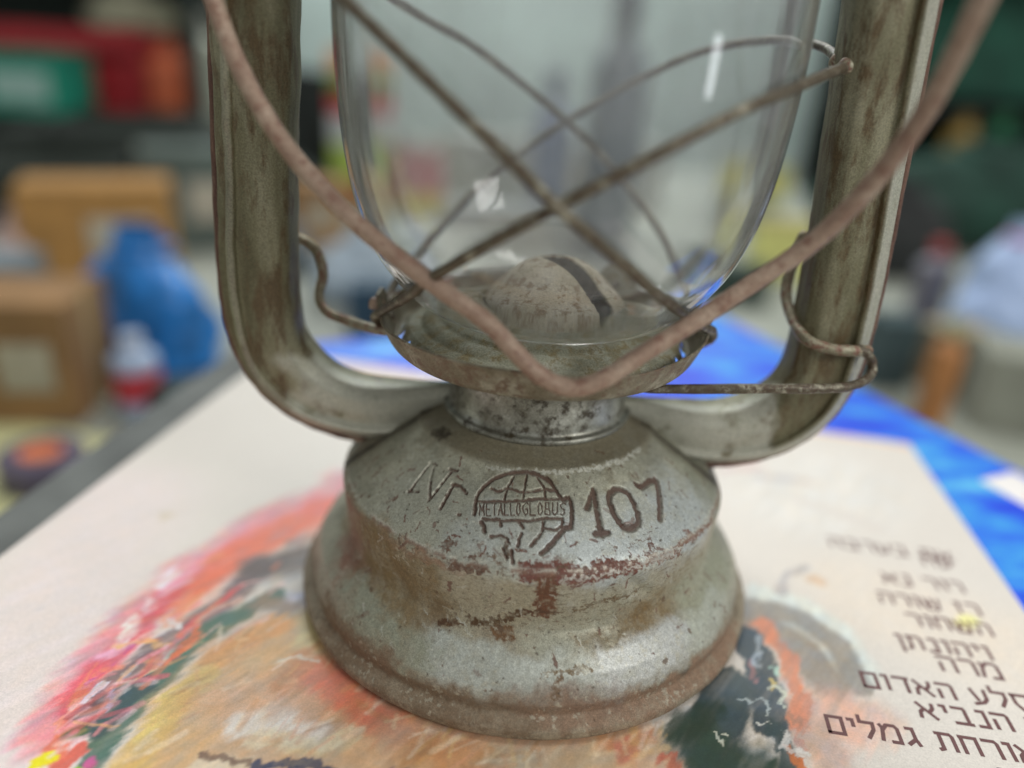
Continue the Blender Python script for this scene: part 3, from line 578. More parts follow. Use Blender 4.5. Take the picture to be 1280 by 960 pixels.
def burner_dome():
    nA, nL = 260, 110; c = (2.2, 0, 76.6); v = []; f = []; keep = set()
    slot = [(-.12, .02), (.10, -.16), (.32, -.34), (.52, -.50), (.66, -.60)]
    for i in range(nL):
        ph = (i + 0.3) / nL * (math.pi / 2)
        for j in range(nA):
            t = j * 2 * math.pi / nA; u = (math.sin(ph) * math.cos(t), math.sin(ph) * math.sin(t), math.cos(ph))
            pinch = 1 + 0.03 * math.sin(3 * t + 1) * math.sin(ph)
            v.append((c[0] + (13.2 + 3.4 * math.sin(ph) ** 14) * u[0] * pinch, c[1] + (13.2 + 3.4 * math.sin(ph) ** 14) * u[1] * pinch, c[2] + 13.2 * u[2] ** 0.8 * (1 + 0.05 * math.sin(2 * t + 1) * math.sin(ph))))
    U = np.array([((math.sin((i + .8) / nL * math.pi / 2) * math.cos((j + .5) * 2 * math.pi / nA)), (math.sin((i + .8) / nL * math.pi / 2) * math.sin((j + .5) * 2 * math.pi / nA))) for i in range(nL - 1) for j in range(nA)])
    d = seg_dist(U[:, 0], U[:, 1], slot).reshape(nL - 1, nA)
    for i in range(nL - 1):
        for j in range(nA):
            if d[i, j] > 0.185: f.append((i * nA + j, i * nA + (j + 1) % nA, (i + 1) * nA + (j + 1) % nA, (i + 1) * nA + j))
    f.append(tuple(range(nA))[::-1])
    o = pydata('burner_dome', v, f, M_dome, lantern)
    sm = o.modifiers.new('thick', 'SOLIDIFY'); sm.thickness = 0.0007; sm.offset = -1
    return o
burner_dome()
lathe('burner_seat', [(19.5, 76.6), (18.6, 78.2), (17.6, 78.0), (17.0, 76.8), (16.2, 77.2)], M_plate, lantern, 96, centre=(1.0, 0))
wk = pydata('wick_tube', *(lambda L: (L, [(0, 1, 5, 4), (1, 2, 6, 5), (2, 3, 7, 6), (3, 0, 4, 7), (4, 5, 6, 7)]))([(x, y, z) for z in (66, 82.5) for x, y in ((-8, -1.6), (11, -5.5), (11.5, -2.7), (-7.5, 1.2))]), M_dark, lantern)
lathe('burner_throat', [(16.5, 76.5), (15.8, 73), (21.5, 66)], M_dark, lantern, 64, smooth_n=0)
# wick raiser wheel at the back right
kn = lathe('wick_knob', [(0.1, 0), (6.5, 0.2), (7.2, 1.0), (7.2, 2.2), (6.4, 3.0), (0.1, 3.2)], M_plate, lantern, 40, smooth_n=3)
kn.scale = (0.72, 0.72, 0.72); kn.location = Vector((20, 17, 80.5)) * MM; kn.rotation_euler = (math.radians(78), 0, math.radians(-20))
tube('wick_shaft', [(12, 8, 78), (22, 18, 81.5)], 1.0, M_wire, lantern, 10, 3)

# ---- glass globe: a shell with inner and outer wall
def globe():
    m, nt, bs = mat('dusty_clear_glass'); out_ = nt.nodes['Material Output']
    bs.inputs['Base Color'].default_value = (0.992, 0.995, 0.992, 1); bs.inputs['Roughness'].default_value = 0.0; bs.inputs['Transmission Weight'].default_value = 1.0; bs.inputs['IOR'].default_value = 1.47
    n = noise_node(nt, 24, 3, 0.5, vec=(1, 1, 0.55)); bp = nd(nt, 'ShaderNodeBump'); bp.inputs['Strength'].default_value = 0.16; bp.inputs['Distance'].default_value = 0.003; nt.links.new(n.outputs[0], bp.inputs['Height']); nt.links.new(bp.outputs[0], bs.inputs['Normal'])
    df = nd(nt, 'ShaderNodeBsdfTranslucent'); df.inputs['Color'].default_value = (0.85, 0.86, 0.84, 1); d2 = nd(nt, 'ShaderNodeBsdfDiffuse'); d2.inputs['Color'].default_value = (0.8, 0.8, 0.78, 1)
    mm = nd(nt, 'ShaderNodeMixShader'); nt.links.new(df.outputs[0], mm.inputs[1]); nt.links.new(d2.outputs[0], mm.inputs[2])
    dn = noise_node(nt, 55, 5, 0.65); df_f = ramp(nt, dn.outputs[0], [(0.35, G4(0.04)), (0.7, G4(0.13))])
    m1 = nd(nt, 'ShaderNodeMixShader'); nt.links.new(df_f.outputs[0], m1.inputs[0]); nt.links.new(bs.outputs[0], m1.inputs[1]); nt.links.new(mm.outputs[0], m1.inputs[2]); nt.links.new(m1.outputs[0], out_.inputs[0])
    out = [(29.4, 79.2), (31, 80), (33.5, 82), (37.6, 86.5), (41.8, 93), (45.4, 103), (47.6, 115), (48.7, 128), (49, 141), (48.4, 156), (46, 172), (41, 186), (35.5, 195), (33.5, 200)]
    inn = [(a - 1.2, b + (0.5 if b < 90 else 0)) for a, b in out[::-1]]
    o = lathe('glass_globe', out + [(32.6, 200.6)] + inn + [(28.3, 79.5), (28.9, 78.9), (29.4, 79.2)], m, lantern, 160, smooth_n=4)
    bm = bmesh.new(); bm.from_mesh(o.data); bmesh.ops.remove_doubles(bm, verts=bm.verts, dist=1e-7); bmesh.ops.recalc_face_normals(bm, faces=bm.faces); bm.to_mesh(o.data); bm.free()
    o.location = Vector((0.8, 0, 0)) * MM
    return o
globe()

# ---- side tubes: ribbed hollow section swept from the tank shoulder up and over
SEC = [(8.8, 0), (8.9, -1.6), (8.3, -4.0), (5.6, -5.4), (5.2, -7.4), (4.3, -8.0), (3.3, -7.6), (2.9, -6.4), (-1, -7.2), (-5.5, -7.0), (-8.2, -4.6), (-8.6, -1.5), (-8.6, 0)]
SEC = SEC + [(a, -b) for a, b in SEC[-2:0:-1]]
def side_tube(sg, path):
    L = catmull(path, 12)
    for _ in range(60): L[1:-1] = L[1:-1] * 0.5 + (L[:-2] + L[2:]) * 0.25
    T = np.gradient(L, axis=0); T /= np.linalg.norm(T, axis=1)[:, None]
    sec = np.concatenate([np.linspace(SEC[i_], SEC[(i_ + 1) % len(SEC)], 5, endpoint=False) for i_ in range(len(SEC))])
    sec = sec * 0.6 + (np.roll(sec, 1, 0) + np.roll(sec, -1, 0)) * 0.2; rows = []
    for i, (q, t) in enumerate(zip(L, T)):
        n = np.cross(t, (0, 1.0, 0)) * -sg; n /= np.linalg.norm(n)
        k = 1 + 0.015 * math.sin(i * 0.21)
        ax = abs(q[0]); arm = sstep(62, 44, ax) * (q[2] < 60); k *= 1 - 0.14 * arm; ky = 1 - 0.62 * sstep(46, 20, ax) * (q[2] < 60)
        rows.append(q + np.outer(sec[:, 0] * k, n) + np.outer(sec[:, 1] * ky * (1 + 0.015 * math.sin(i * 0.23 + 2)), (0, 1.0, 0)))
    G = np.array(rows); P = G.reshape(-1, 3); dsp = fbm(P, 9, 3, 5.0 + sg) * 0.9
    P = P + np.stack([dsp, dsp * 0.6, dsp * 0], -1)
    o = grid_mesh('side_tube', P.reshape(G.shape), True, M_tube, lantern)
    Pz = P[:, 2]; nn = fbm(P, 7, 4, 3.0); n2 = fbm(P, 2.0, 4, 8.0); front = sstep(2, -3, P[:, 1])
    axx = np.abs(P[:, 0]); pale = sstep(64, 60, Pz + nn * 10) * (sstep(60.5, 57.5, axx + n2 * 5) if sg > 0 else sstep(66, 58, axx + nn * 16)) * sstep(-0.22, 0.02, nn + n2 * 0.4 + 0.15) * front  # pale arms, cut off at the right elbow to stand in for shade
    nc = np.tile(sec[:, 0], len(L)); lit_stripe = (sstep(3.6, 4.4, nc) * sstep(9.2, 8.4, nc) * 0.75 if sg > 0 else sstep(3.0, 3.8, nc) * sstep(5.4, 4.8, nc) * 0.25) * sstep(-0.3, 0.0, n2 + 0.12) * front  # lit outer face and ridge of the tubes, painted pale
    float_attr(o, 'pale', np.clip(np.maximum(pale * 0.85, lit_stripe), 0, 1))
    # folded seam strip along the outer front edge
    st = []
    for q, t in zip(L, T):
        n = np.cross(t, (0, 1.0, 0)) * -sg; n /= np.linalg.norm(n); st.append(q + n * 9.0 + np.array((0, -1.4, 0)))
    s = tube('tube_seam', st[::4], 1.15, M_seam, lantern, 10, 4, 0.12); return o
LT = [(-16, 0, 48.5), (-24, 0, 48.4), (-33, 0, 48.2), (-42, 0, 47.6), (-50, 0, 49.0), (-58.5, 0, 52.4), (-64.8, 0, 58.6), (-68.2, 0, 67), (-68.9, 0, 78), (-68.2, 0, 95), (-66.6, 0, 120), (-65, 0, 145), (-62.5, 0, 180), (-60, 0, 215), (-54, 0, 232), (-42, 0, 240), (-24, 0, 242)]
RT = [(16, 0, 47.5), (24, 0, 47.6), (33, 0, 47.2), (42, 0, 46.6), (50, 0, 47.4), (59, 0, 50.2), (66, 0, 56.2), (69.8, 0, 65), (70.4, 0, 78), (69.6, 0, 95), (68, 0, 120), (66.4, 0, 148), (64, 0, 180), (61, 0, 215), (54, 0, 232), (42, 0, 240), (24, 0, 242)]
side_tube(-1, LT); side_tube(1, RT)
lathe('chimney_hood', [(34.5, 199), (36, 203), (34, 212), (26, 222), (25, 236), (30, 244), (28, 250), (12, 256), (0.1, 257)], M_tube, lantern, 64)

# ---- guard wires crossing round the globe
wireA = [(-58, -2, 152), (-52, -22, 149), (-39.2, -33.1, 140.6), (-28.9, -42.3, 133.4), (-19.7, -46.9, 126.4), (-10.9, -49.1, 119.2), (-1.9, -51.6, 112.0), (5.5, -48.8, 106.0), (13.4, -45.4, 99.6), (20.9, -39.9, 93.2), (35.5, -13, 79.5), (40.2, -5, 76), (41.6, -1, 72.6), (39.4, 0.5, 70.6), (37.4, 0, 72.5)]
wireB = [(-37, 1, 73), (-39.6, -1, 71.6), (-40.6, -4, 73.6), (-38.2, -8, 76.6), (-28.0, -30.4, 88.2), (-24.2, -37.1, 92.9), (-13.7, -45.6, 102.1), (-1.7, -48.9, 110.3), (12.1, -48.8, 118.6), (21.0, -46.1, 123.5), (29.3, -41.8, 127.5), (41.5, -29.5, 131.2), (51, -16, 133.6), (58.6, -4, 135)]
wireC = [(60, 1, 136.0), (59.5, 18, 139.5), (53.5, 36, 140.2), (39.7, 48, 136.9), (24, 53, 128.8), (5, 54, 117.0), (-10.6, 49, 105.6), (-26, 38, 92), (-38, 14, 78), (-39, 3, 73)]
wireD = [(-57, 4, 152), (-48, 25, 147), (-36.5, 38, 141), (-20.9, 49, 133.5), (4.9, 52.5, 116.4), (20, 50.5, 103.6), (32, 38, 91), (39, 14, 78), (39.5, 3, 73)]
for wpts in (wireA, wireB, wireC, wireD): tube('guard_wire', wpts, 1.12, M_wire, lantern, 12, 10, 0.08)
# little ears on the rim that hold the wires
def ear(sg):
    v = []
    for y, x, z in [(-4.5, 36.6, 70), (4.5, 36.6, 70), (5.0, 38.6, 75.5), (3.2, 39.6, 79), (-3.2, 39.6, 79), (-5.0, 38.6, 75.5)]:
        for t in (0, 0.8): v.append((sg * (x + t), y, z))
    f = [tuple(range(0, 12, 2)), tuple(range(11, -1, -2))] + [(2 * i, 2 * ((i + 1) % 6), 2 * ((i + 1) % 6) + 1, 2 * i + 1) for i in range(6)]
    o = pydata('rim_ear', v, f, M_gallery, lantern, False); b = o.modifiers.new('b', 'BEVEL'); b.width = 0.0003; b.segments = 2
ear(-1); ear(1)
lathe('rivet', [(0.1, 1.6), (1.2, 1.4), (1.9, 0.5), (2.0, -1)], M_bail, lantern, 20).location = Vector((-40.6, -1.0, 76.2)) * MM
for lx, ly, lz in ((59.2, -3.6, 135.4), (59.4, 2.5, 136.2)): lathe('solder_lug', [(0.1, 1.7), (1.2, 1.4), (1.9, 0.2), (1.7, -1.2), (0.1, -1.9)], M_pale, lantern, 18).location = Vector((lx, ly, lz)) * MM
tube('lift_lever', [(22, -16, 66.0), (26.3, -18, 65.6), (49.8, -18, 67.2), (66, -16.5, 67.7), (73, -14, 68.0), (77.4, -10.6, 69.0), (78.2, -8.6, 71.4), (76.2, -9.2, 74.0), (73.5, -9.4, 75.2)], 1.15, M_wire, lantern, 12, 8, 0.08)
tube('globe_clip_wire', [(62.6, 9.5, 98), (61.0, 9, 90), (60.2, 7, 83), (60.8, 1, 78.4), (61.8, -7.8, 76.2), (67.5, -9.6, 74.8), (74.0, -9.2, 74.6), (77.2, -7.5, 74.3)], 1.35, M_pale, lantern, 12, 8, 0.06)
tube('globe_clip_wire', [(-66, 10.2, 89), (-61.5, 10.5, 88), (-57.7, 10, 85.4), (-56.0, 9, 80), (-56.8, 7, 74.5), (-54.2, 4.5, 71.3), (-47.5, 2, 69.9), (-41, -1.5, 69.6), (-36.4, -3, 70)], 1.3, M_pale, lantern, 12, 8, 0.06)

# ---- swinging carrying handle, hanging down in front with its kink on the rim
BAIL = [(-81, 0, 196), (-86, -3, 188), (-86, -9, 174), (-80, -14, 158), (-70.5, -16.0, 145.2), (-67.9, -18.0, 140.9), (-61.7, -23.0, 128.4), (-53.3, -28.0, 116.7), (-42.7, -32.5, 106.5), (-32.3, -36.0, 99.1), (-22.1, -38.5, 92.8), (-12.2, -40.0, 86.8), (-6.2, -41.5, 81.5), (-1.1, -42.4, 77.3), (5.1, -43.0, 75.4), (11.2, -42.3, 77.6), (17.9, -40.2, 82.0), (28.4, -36.7, 88.6), (39.7, -34.6, 97.1), (48.3, -35.4, 105.2), (54.8, -38.4, 116.3), (58.4, -42.4, 127.6), (58.9, -46.9, 136.3), (59, -51.0, 146), (63, -50, 160), (72, -38, 176), (82, -14, 190), (80, 0, 197)]  # points taken from image pixels at assigned depths, baked to mm
tube('carrying_handle', BAIL, 1.8, M_bail, lantern, 18, 10, 0.035)
for sg in (-1, 1): tube('handle_pivot', [(sg * 62, 1, 196), (sg * 83, 1, 196)], 2.0, M_seam, lantern, 12, 3)
for o in list(S.objects):
    if o.parent == lantern: pass
lantern.location = (0, 0, 1.62 * MM * 0)

# ================================================================== RECORD SLEEVE UNDER THE LANTERN
ZP = -0.02
TL, TR, BR, BL = (-117.8, 151.0), (153.0, 94.5), (113.0, -205.0), (-171.0, -185.0)
sleeve = thing('record_sleeve', 'cream record sleeve with a painted figure and Hebrew song titles, lying under the lantern', 'record sleeve')
u = np.linspace(0, 1, 700); vv = np.r_[np.linspace(0, 0.70, 620), np.linspace(0.705, 1, 40)]
U_, V_ = np.meshgrid(u, vv)
X = ((1 - U_) * (1 - V_) * TL[0] + U_ * (1 - V_) * TR[0] + U_ * V_ * BR[0] + (1 - U_) * V_ * BL[0])
Y = ((1 - U_) * (1 - V_) * TL[1] + U_ * (1 - V_) * TR[1] + U_ * V_ * BR[1] + (1 - U_) * V_ * BL[1])
Zs = np.full(X.shape, ZP)
pp = np.stack([X, Y, Zs], -1)
page = grid_mesh('printed_cover', pp[::-1], False, M_page, sleeve)
x, y = pp[::-1][..., 0].ravel(), pp[::-1][..., 1].ravel(); Q = np.stack([x, y, 0 * x], -1)
pc = np.repeat(lin((221, 214, 206))[None], len(x), 0)
ca, sa = math.cos(math.radians(52)), math.sin(math.radians(52))
Rq = np.stack([x * ca + y * sa, -x * sa + y * ca, 0 * x], -1)
streak = fbm(Rq, 2.2, 5, 2.0, (0.22, 1.3, 1)); str2 = fbm(Rq, 7, 4, 8.0, (0.3, 1.2, 1)) + 0.6 * fbm(Rq, 1.0, 3, 88.0, (0.35, 1.2, 1)); sx = fbm(Q, 9, 4, 13.0); sy = fbm(Q, 9, 4, 17.0); fx = fbm(Rq, 1.6, 4, 23.0, (0.3, 1.2, 1)); fy = fbm(Rq, 1.6, 4, 29.0, (0.3, 1.2, 1))
soft_r = 1 - 0.6 * sstep(60, 78, x) * sstep(-60, -45, y)
paint(pc, x, y, PAGE_PAINT, (sx * 0.5 + fx) * soft_r, (sy * 0.5 + fy) * soft_r, 6.0, 2.4, extra=streak * 0.6)
dabs = []
PAL = [(232, 150, 160), (236, 206, 206), (222, 104, 100), (232, 134, 96), (226, 170, 120), (238, 196, 190), (206, 96, 110)]
PAL2 = [(222, 190, 130), (190, 140, 96), (226, 206, 170), (206, 150, 118), (176, 134, 90), (232, 214, 190)]
for n_ in range(300):
    src = PAGE_PAINT[3 + int(rng.integers(0, 32))] if n_ < 130 else PAGE_PAINT[38 + int(rng.integers(0, 12))]
    P_ = src[0][int(rng.integers(0, len(src[0])))]; Q_ = src[0][int(rng.integers(0, len(src[0])))]; w_ = rng.random()
    px_ = P_[0] * w_ + Q_[0] * (1 - w_) + rng.normal() * src[1] * 0.5; py_ = P_[1] * w_ + Q_[1] * (1 - w_) + rng.normal() * src[1] * 0.5
    an = math.radians(52) + rng.normal() * (0.35 if n_ < 130 else 0.5); L_ = rng.uniform(2.5, 9)
    pal = PAL if n_ < 130 else PAL2
    dabs.append(([(px_, py_), (px_ + math.cos(an) * L_, py_ + math.sin(an) * L_)], rng.uniform(0.18, 0.7), pal[int(rng.integers(0, len(pal)))], rng.uniform(0.2, 0.55) if n_ < 130 else rng.uniform(0.15, 0.4), 0.7))
paint(pc, x, y, dabs, fx, fy, 1.5, 1.2, extra=streak)
white = lin((221, 214, 206)); inked = np.clip(np.abs(pc - white).sum(1) * 3, 0, 1)
pc *= (1 + (streak * 0.5 + str2 * 0.28)[:, None] * inked[:, None] * np.array([1, 1.05, 1.15])) * (1 + 0.06 * fbm(Q, 20, 3, 3.0)[:, None])
tint = fbm(Q, 3.5, 4, 41.0)[:, None] * inked[:, None]; pc *= 1 + tint * np.array([0.3, 0.02, -0.35])
color_attr(page, 'print', np.clip(pc, 0.01, 0.85))
edge = []
M_board = plain('card_edge', (206, 200, 190), 0.7, 0.1, 60)
cs = [TL, TR, BR, BL]
v = [(a, b, z) for z in (ZP - 0.05, -1.5) for a, b in cs]; f = [(0, 1, 5, 4), (1, 2, 6, 5), (2, 3, 7, 6), (3, 0, 4, 7), (7, 6, 5, 4), (0, 1, 2, 3)]
pydata('sleeve_board', v, f, M_board, sleeve, False)

# Hebrew titles, block letters drawn as flat ink ribbons
HB = {'א': (.85, [[(0, 1), (.82, 0)], [(.76, 1), (.74, .68), (.52, .42)], [(.04, 0), (.08, .38), (.3, .62)]]),
 'ב': (.85, [[(.05, 1), (.62, 1), (.66, .92), (.66, .04)], [(0, 0), (.85, 0)]]), 'ג': (.55, [[(.08, 1), (.4, 1), (.42, .4), (.55, 0)], [(.4, .34), (.02, 0)]]),
 'ד': (.8, [[(0, 1), (.82, 1)], [(.66, .96), (.66, 0)]]), 'ה': (.8, [[(0, 1), (.7, 1), (.78, .9), (.78, 0)], [(.1, .62), (.1, 0)]]),
 'ו': (.32, [[(0, 1), (.28, 1), (.28, 0)]]), 'ז': (.4, [[(0, 1), (.4, 1)], [(.22, .96), (.22, 0)]]), 'ח': (.8, [[(0, 1), (.78, 1), (.78, 0)], [(.1, .96), (.1, 0)]]),
 'י': (.28, [[(0, 1), (.25, 1), (.25, .58)]]), 'ל': (.7, [[(.06, 1.38), (.06, .96), (.66, .96), (.64, .56), (.3, 0)]]),
 'ם': (.8, [[(.08, 0), (.08, 1), (.78, 1), (.78, 0), (.02, 0)]]), 'מ': (.9, [[(0, 0), (.14, .78), (.02, 1)], [(.16, .72), (.36, 1), (.72, 1), (.84, .84), (.84, 0), (.42, 0)]]),
 'נ': (.55, [[(.12, 1), (.48, 1), (.48, 0), (0, 0)]]), 'ן': (.3, [[(0, 1), (.26, 1), (.26, -.34)]]), 'ס': (.85, [[(0, 1), (.84, 1), (.8, .4), (.56, 0), (.34, 0), (.12, .4), (.12, .94)]]),
 'ע': (.8, [[(.06, 1), (.28, .2)], [(.74, 1), (.7, .34), (.5, .1), (0, -.06)]]), 'ק': (.8, [[(0, 1), (.76, 1), (.7, .4), (.42, .06)], [(.1, .62), (.1, -.32)]]),
 'ר': (.7, [[(0, 1), (.58, 1), (.68, .86), (.68, 0)]]), 'ש': (.95, [[(.04, 1), (.16, 0), (.76, 0), (.92, 1)], [(.48, 1), (.46, .5), (.14, .3)]]),
 'ת': (.85, [[(.02, 1), (.7, 1), (.8, .88), (.8, 0)], [(.2, .96), (.2, .08), (0, 0)]]), 'צ': (.8, [[(.04, 1), (.7, .06), (0, 0)], [(.76, 1), (.7, .6), (.42, .44)]]), 'ט': (.8, [[(.3, 1), (.08, 1), (.1, 0), (.74, 0), (.78, .9), (.6, 1)]])}
M_ink = plain('brown_ink', (108, 72, 72), 0.55, 0.12, 900)
def ribbon(pts, w, z, ox, oy, ca, sa, sc, V, F):
    p = [np.array(q, float) * sc for q in pts]; L = []; R = []
    for i, q in enumerate(p):
        d0 = (q - p[i - 1]) / (np.linalg.norm(q - p[i - 1]) + 1e-9) if i else None; d1 = (p[i + 1] - q) / (np.linalg.norm(p[i + 1] - q) + 1e-9) if i + 1 < len(p) else None
        if d0 is None: d0 = d1; q = q - d1 * w * 0.3
        if d1 is None: d1 = d0; q = q + d0 * w * 0.3
        t = d0 + d1; t /= np.linalg.norm(t) + 1e-9; n = np.array((-t[1], t[0])); k = w / max(0.5, abs(n @ np.array((-d0[1], d0[0]))))
        L.append(q + n * k); R.append(q - n * k)
    b = len(V)
    for a_, c_ in zip(L, R):
        for q in (a_, c_): V.append((ox + q[0] * ca - q[1] * sa, oy + q[0] * sa + q[1] * ca, z))
    for i in range(len(L) - 1): F.append((b + 2 * i, b + 2 * i + 1, b + 2 * i + 3, b + 2 * i + 2))
ang = math.radians(-7.2); ca_, sa_ = math.cos(ang), math.sin(ang)
for (ox, oy), text, hgt in PAGE_LINES:
    V = []; F = []; cx = 0.0
    for ch in reversed(text):
        if ch == ' ': cx += 0.62; continue
        wd, pls = HB[ch]
        if ox + (cx + wd) * hgt > 128 + 0.14 * (oy + 10) and len(V): break
        for k, pl in enumerate(pls): ribbon([(cx + a_, b_) for a_, b_ in pl], 0.46, ZP + 0.03 + 0.012 * k, ox, oy, ca_, sa_, hgt, V, F)
        cx += wd + 0.26
    pydata('printed_line', V, F, M_ink, sleeve, False)

# ================================================================== OTHER THINGS ON THE TABLE
def box_mesh(name, w, d, h, m, parent=None, loc=(0, 0, 0), bev=1.0, rz=0, taper=1.0):
    v = [(sx * w / 2 * (taper if z else 1), sy * d / 2 * (taper if z else 1), z * h) for z in (0, 1) for sx, sy in ((-1, -1), (1, -1), (1, 1), (-1, 1))]
    o = pydata(name, v, [(3, 2, 1, 0), (4, 5, 6, 7), (0, 1, 5, 4), (1, 2, 6, 5), (2, 3, 7, 6), (3, 0, 4, 7)], m, parent, False)
    o.location = Vector(loc) * MM; o.rotation_euler = (0, 0, rz); b = o.modifiers.new('bevel', 'BEVEL'); b.width = bev * MM; b.segments = 2; return o
TZ = -150.0                                     # table surface, lowered so the things on it could be scaled about the camera
# blue sleeve below the cream one
def sheet(name, corners, z0, z1, m, parent=None):
    n = len(corners); v = [(a, b, z1) for a, b in corners] + [(a, b, z0) for a, b in corners]
    return pydata(name, v, [tuple(range(n))[::-1], tuple(range(n, 2 * n))] + [(i, (i + 1) % n, n + (i + 1) % n, n + i) for i in range(n)], m, parent, False)
def blue_material():
    m, nt, bs = mat('blue_print'); n = noise_node(nt, 22, 4, 0.55, vec=(1, 2.2, 1)); 
    nt.links.new(ramp(nt, n.outputs[0], [(0.34, C4(34, 62, 220)), (0.48, C4(44, 100, 232)), (0.58, C4(60, 150, 232)), (0.72, C4(110, 200, 240))]).outputs[0], bs.inputs['Base Color'])
    bs.inputs['Roughness'].default_value = 0.35; return m
bl = thing('blue_record_sleeve', 'glossy blue record sleeve half hidden beneath the cream painted one', 'record sleeve')
A0 = np.array((107.0, 269.0)); d1 = np.array((-.903, -.43)); d2 = np.array((.40, -.917))
sheet('sleeve_cover', [tuple(A0 + d1 * 235), tuple(A0), tuple(A0 + d2 * 315), tuple(A0 + d2 * 315 + d1 * 235)][::-1], -3.2, -1.9, blue_material(), bl)
M_white = plain('white_label', (232, 228, 226), 0.5, 0.06, 40); M_red = plain('red_print', (196, 44, 50), 0.5, 0.15, 40)
q0 = A0 + d2 * 222 - d1 * 0
sheet('price_label', [tuple(A0 + d2 * 205 + d1 * 3), tuple(A0 + d2 * 205 + d1 * 22), tuple(A0 + d2 * 232 + d1 * 22), tuple(A0 + d2 * 232 + d1 * 3)], -1.88, -1.8, M_white, bl)
sheet('label_stripe', [tuple(A0 + d2 * 219 + d1 * 5), tuple(A0 + d2 * 219 + d1 * 16), tuple(A0 + d2 * 224 + d1 * 16), tuple(A0 + d2 * 224 + d1 * 5)], -1.78, -1.74, M_red, bl)

def support_box():  # box added to hold up the sleeves once the table was lowered
    t = thing('support_box', 'dark grey lidded box added as a support to carry the record sleeves and the lantern', 'box')
    m = plain('dark_grey_board', (96, 99, 97), 0.6, 0.2, 30)
    def prism(name, c, z0, z1): sheet(name, c, z0, z1, m, t)
    prism('lid', [(-138, 166), (140, 128), (118, -205), (-188, -180)][::-1], -20, -3.5)
    prism('box_body', [(-134, 162), (136, 125), (114, -201), (-183, -176)][::-1], TZ, -20.3)
support_box()

def table():
    t = thing('table', 'grey-green work table under the lantern and sleeves', 'table', (0, 0, 0))
    m = plain('table_laminate', (150, 154, 144), 0.55, 0.15, 6)
    box_mesh('table_top', 4200, 2600, 30, m, t, (0, 720, TZ - 30), 3)
    for sx in (-1, 1):
        for sy in (-1, 1): box_mesh('leg', 45, 45, 720, plain('leg_metal', (90, 92, 92), 0.5), t, (sx * 2020, 720 + sy * 1220, TZ - 30 - 720), 3)
table()
fl = pydata('floor', [(-4000, -4000, -900), (4000, -4000, -900), (4000, 4000, -900), (-4000, 4000, -900)], [(0, 1, 2, 3)], plain('concrete_floor', (120, 118, 112), 0.7, 0.2, 3)); tag(fl, kind='structure')
wl = pydata('wall', [(-5000, 2900, -900), (5000, 2900, -900), (5000, 2900, 2600), (-5000, 2900, 2600), (-5000, 3000, -900), (5000, 3000, -900), (5000, 3000, 2600), (-5000, 3000, 2600)], [(0, 1, 2, 3), (7, 6, 5, 4), (3, 2, 6, 7), (0, 3, 7, 4), (1, 5, 6, 2)], plain('pale_wall', (168, 184, 178), 0.8, 0.12, 2.0), None, False); tag(wl, kind='structure')
M_card = plain('cardboard', (146, 112, 74), 0.8, 0.15, 12)
M_lab = plain('box_label', (178, 172, 156), 0.6, 0.15, 25)
M_tape = plain('packing_tape', (186, 160, 110), 0.35, 0.1, 30)
def carton(label, loc, w, d, h, rz, m=M_card, group=None, tape=True, cat='box', name='cardboard_box', open_=False):
    t = thing(name, label, cat, loc, rz, group)
    box_mesh('carton', w, d, h, m, t, (0, 0, 0), 0.8)
    if tape:
        box_mesh('tape_strip', w * 1.004, d * 0.16, h * 1.004, M_tape, t, (0, 0, 0), 0.2)
    if name == 'cardboard_box': box_mesh('paper_label', w * 0.42, 0.8, h * 0.4, M_lab, t, (w * 0.14, -d / 2 - 0.9, h * 0.3), 0.2)
    for sx in (-1, 1): box_mesh('flap', w * 0.48, d * 0.98, 0.7, m, t, (sx * w * 0.245, 0, h + 0.15 + (h * 0.004 if tape else 0)), 0.2)
    return t
def bottle(label, loc, r, h, body, cap, cat='bottle', name='bottle', band=None, rz=0, group=None):
    t = thing(name, label, cat, loc, rz, group)
    lathe('bottle_body', [(0.1, 0), (r * 0.9, 0), (r, h * 0.04), (r, h * 0.66), (r * 0.8, h * 0.76), (r * 0.42, h * 0.83), (r * 0.4, h * 0.88)], body, t, 32, smooth_n=3)
    lathe('cap', [(r * 0.46, h * 0.86), (r * 0.48, h * 0.98), (r * 0.4, h), (0.1, h)], cap, t, 24, smooth_n=2)
    if band: lathe('label_band', [(r * 1.015, h * 0.2), (r * 1.02, h * 0.22), (r * 1.02, h * 0.56), (r * 1.015, h * 0.58)], band, t, 32, smooth_n=0)
    return t
def soft_bag(name, label, loc, w, d, h, m, cat='bag', seed=1, rz=0, top=None):
    """crumpled sack: an uneven pouch pinched at the top"""
    t = thing(name, label, cat, loc, rz); nA, nL = 48, 26; a = np.linspace(0, 2 * np.pi, nA, endpoint=False); rows = []
    for i in range(nL):
        k = i / (nL - 1); pr = np.interp(k, [0, .06, .35, .7, .88, 1], [.55, .92, 1.0, .72, .34, .30]); rows.append(np.stack([w / 2 * pr * np.cos(a), d / 2 * pr * np.sin(a), np.full(nA, h * k)], -1))
    G = np.array(rows); P = G.reshape(-1, 3); n = fbm(P + seed * 37, max(w, h) * 0.3, 3, seed * 1.7); P = P * (1 + 0.7 * n[:, None] * np.array([1, 1, 0.25])); P[:, 2] = np.maximum(P[:, 2], 0)
    grid_mesh('bag_body', P.reshape(G.shape), True, m, t)
    lathe('bag_tie', [(w * 0.17, h * 0.86), (w * 0.19, h * 0.88), (w * 0.17, h * 0.9)], top or m, t, 24); return t
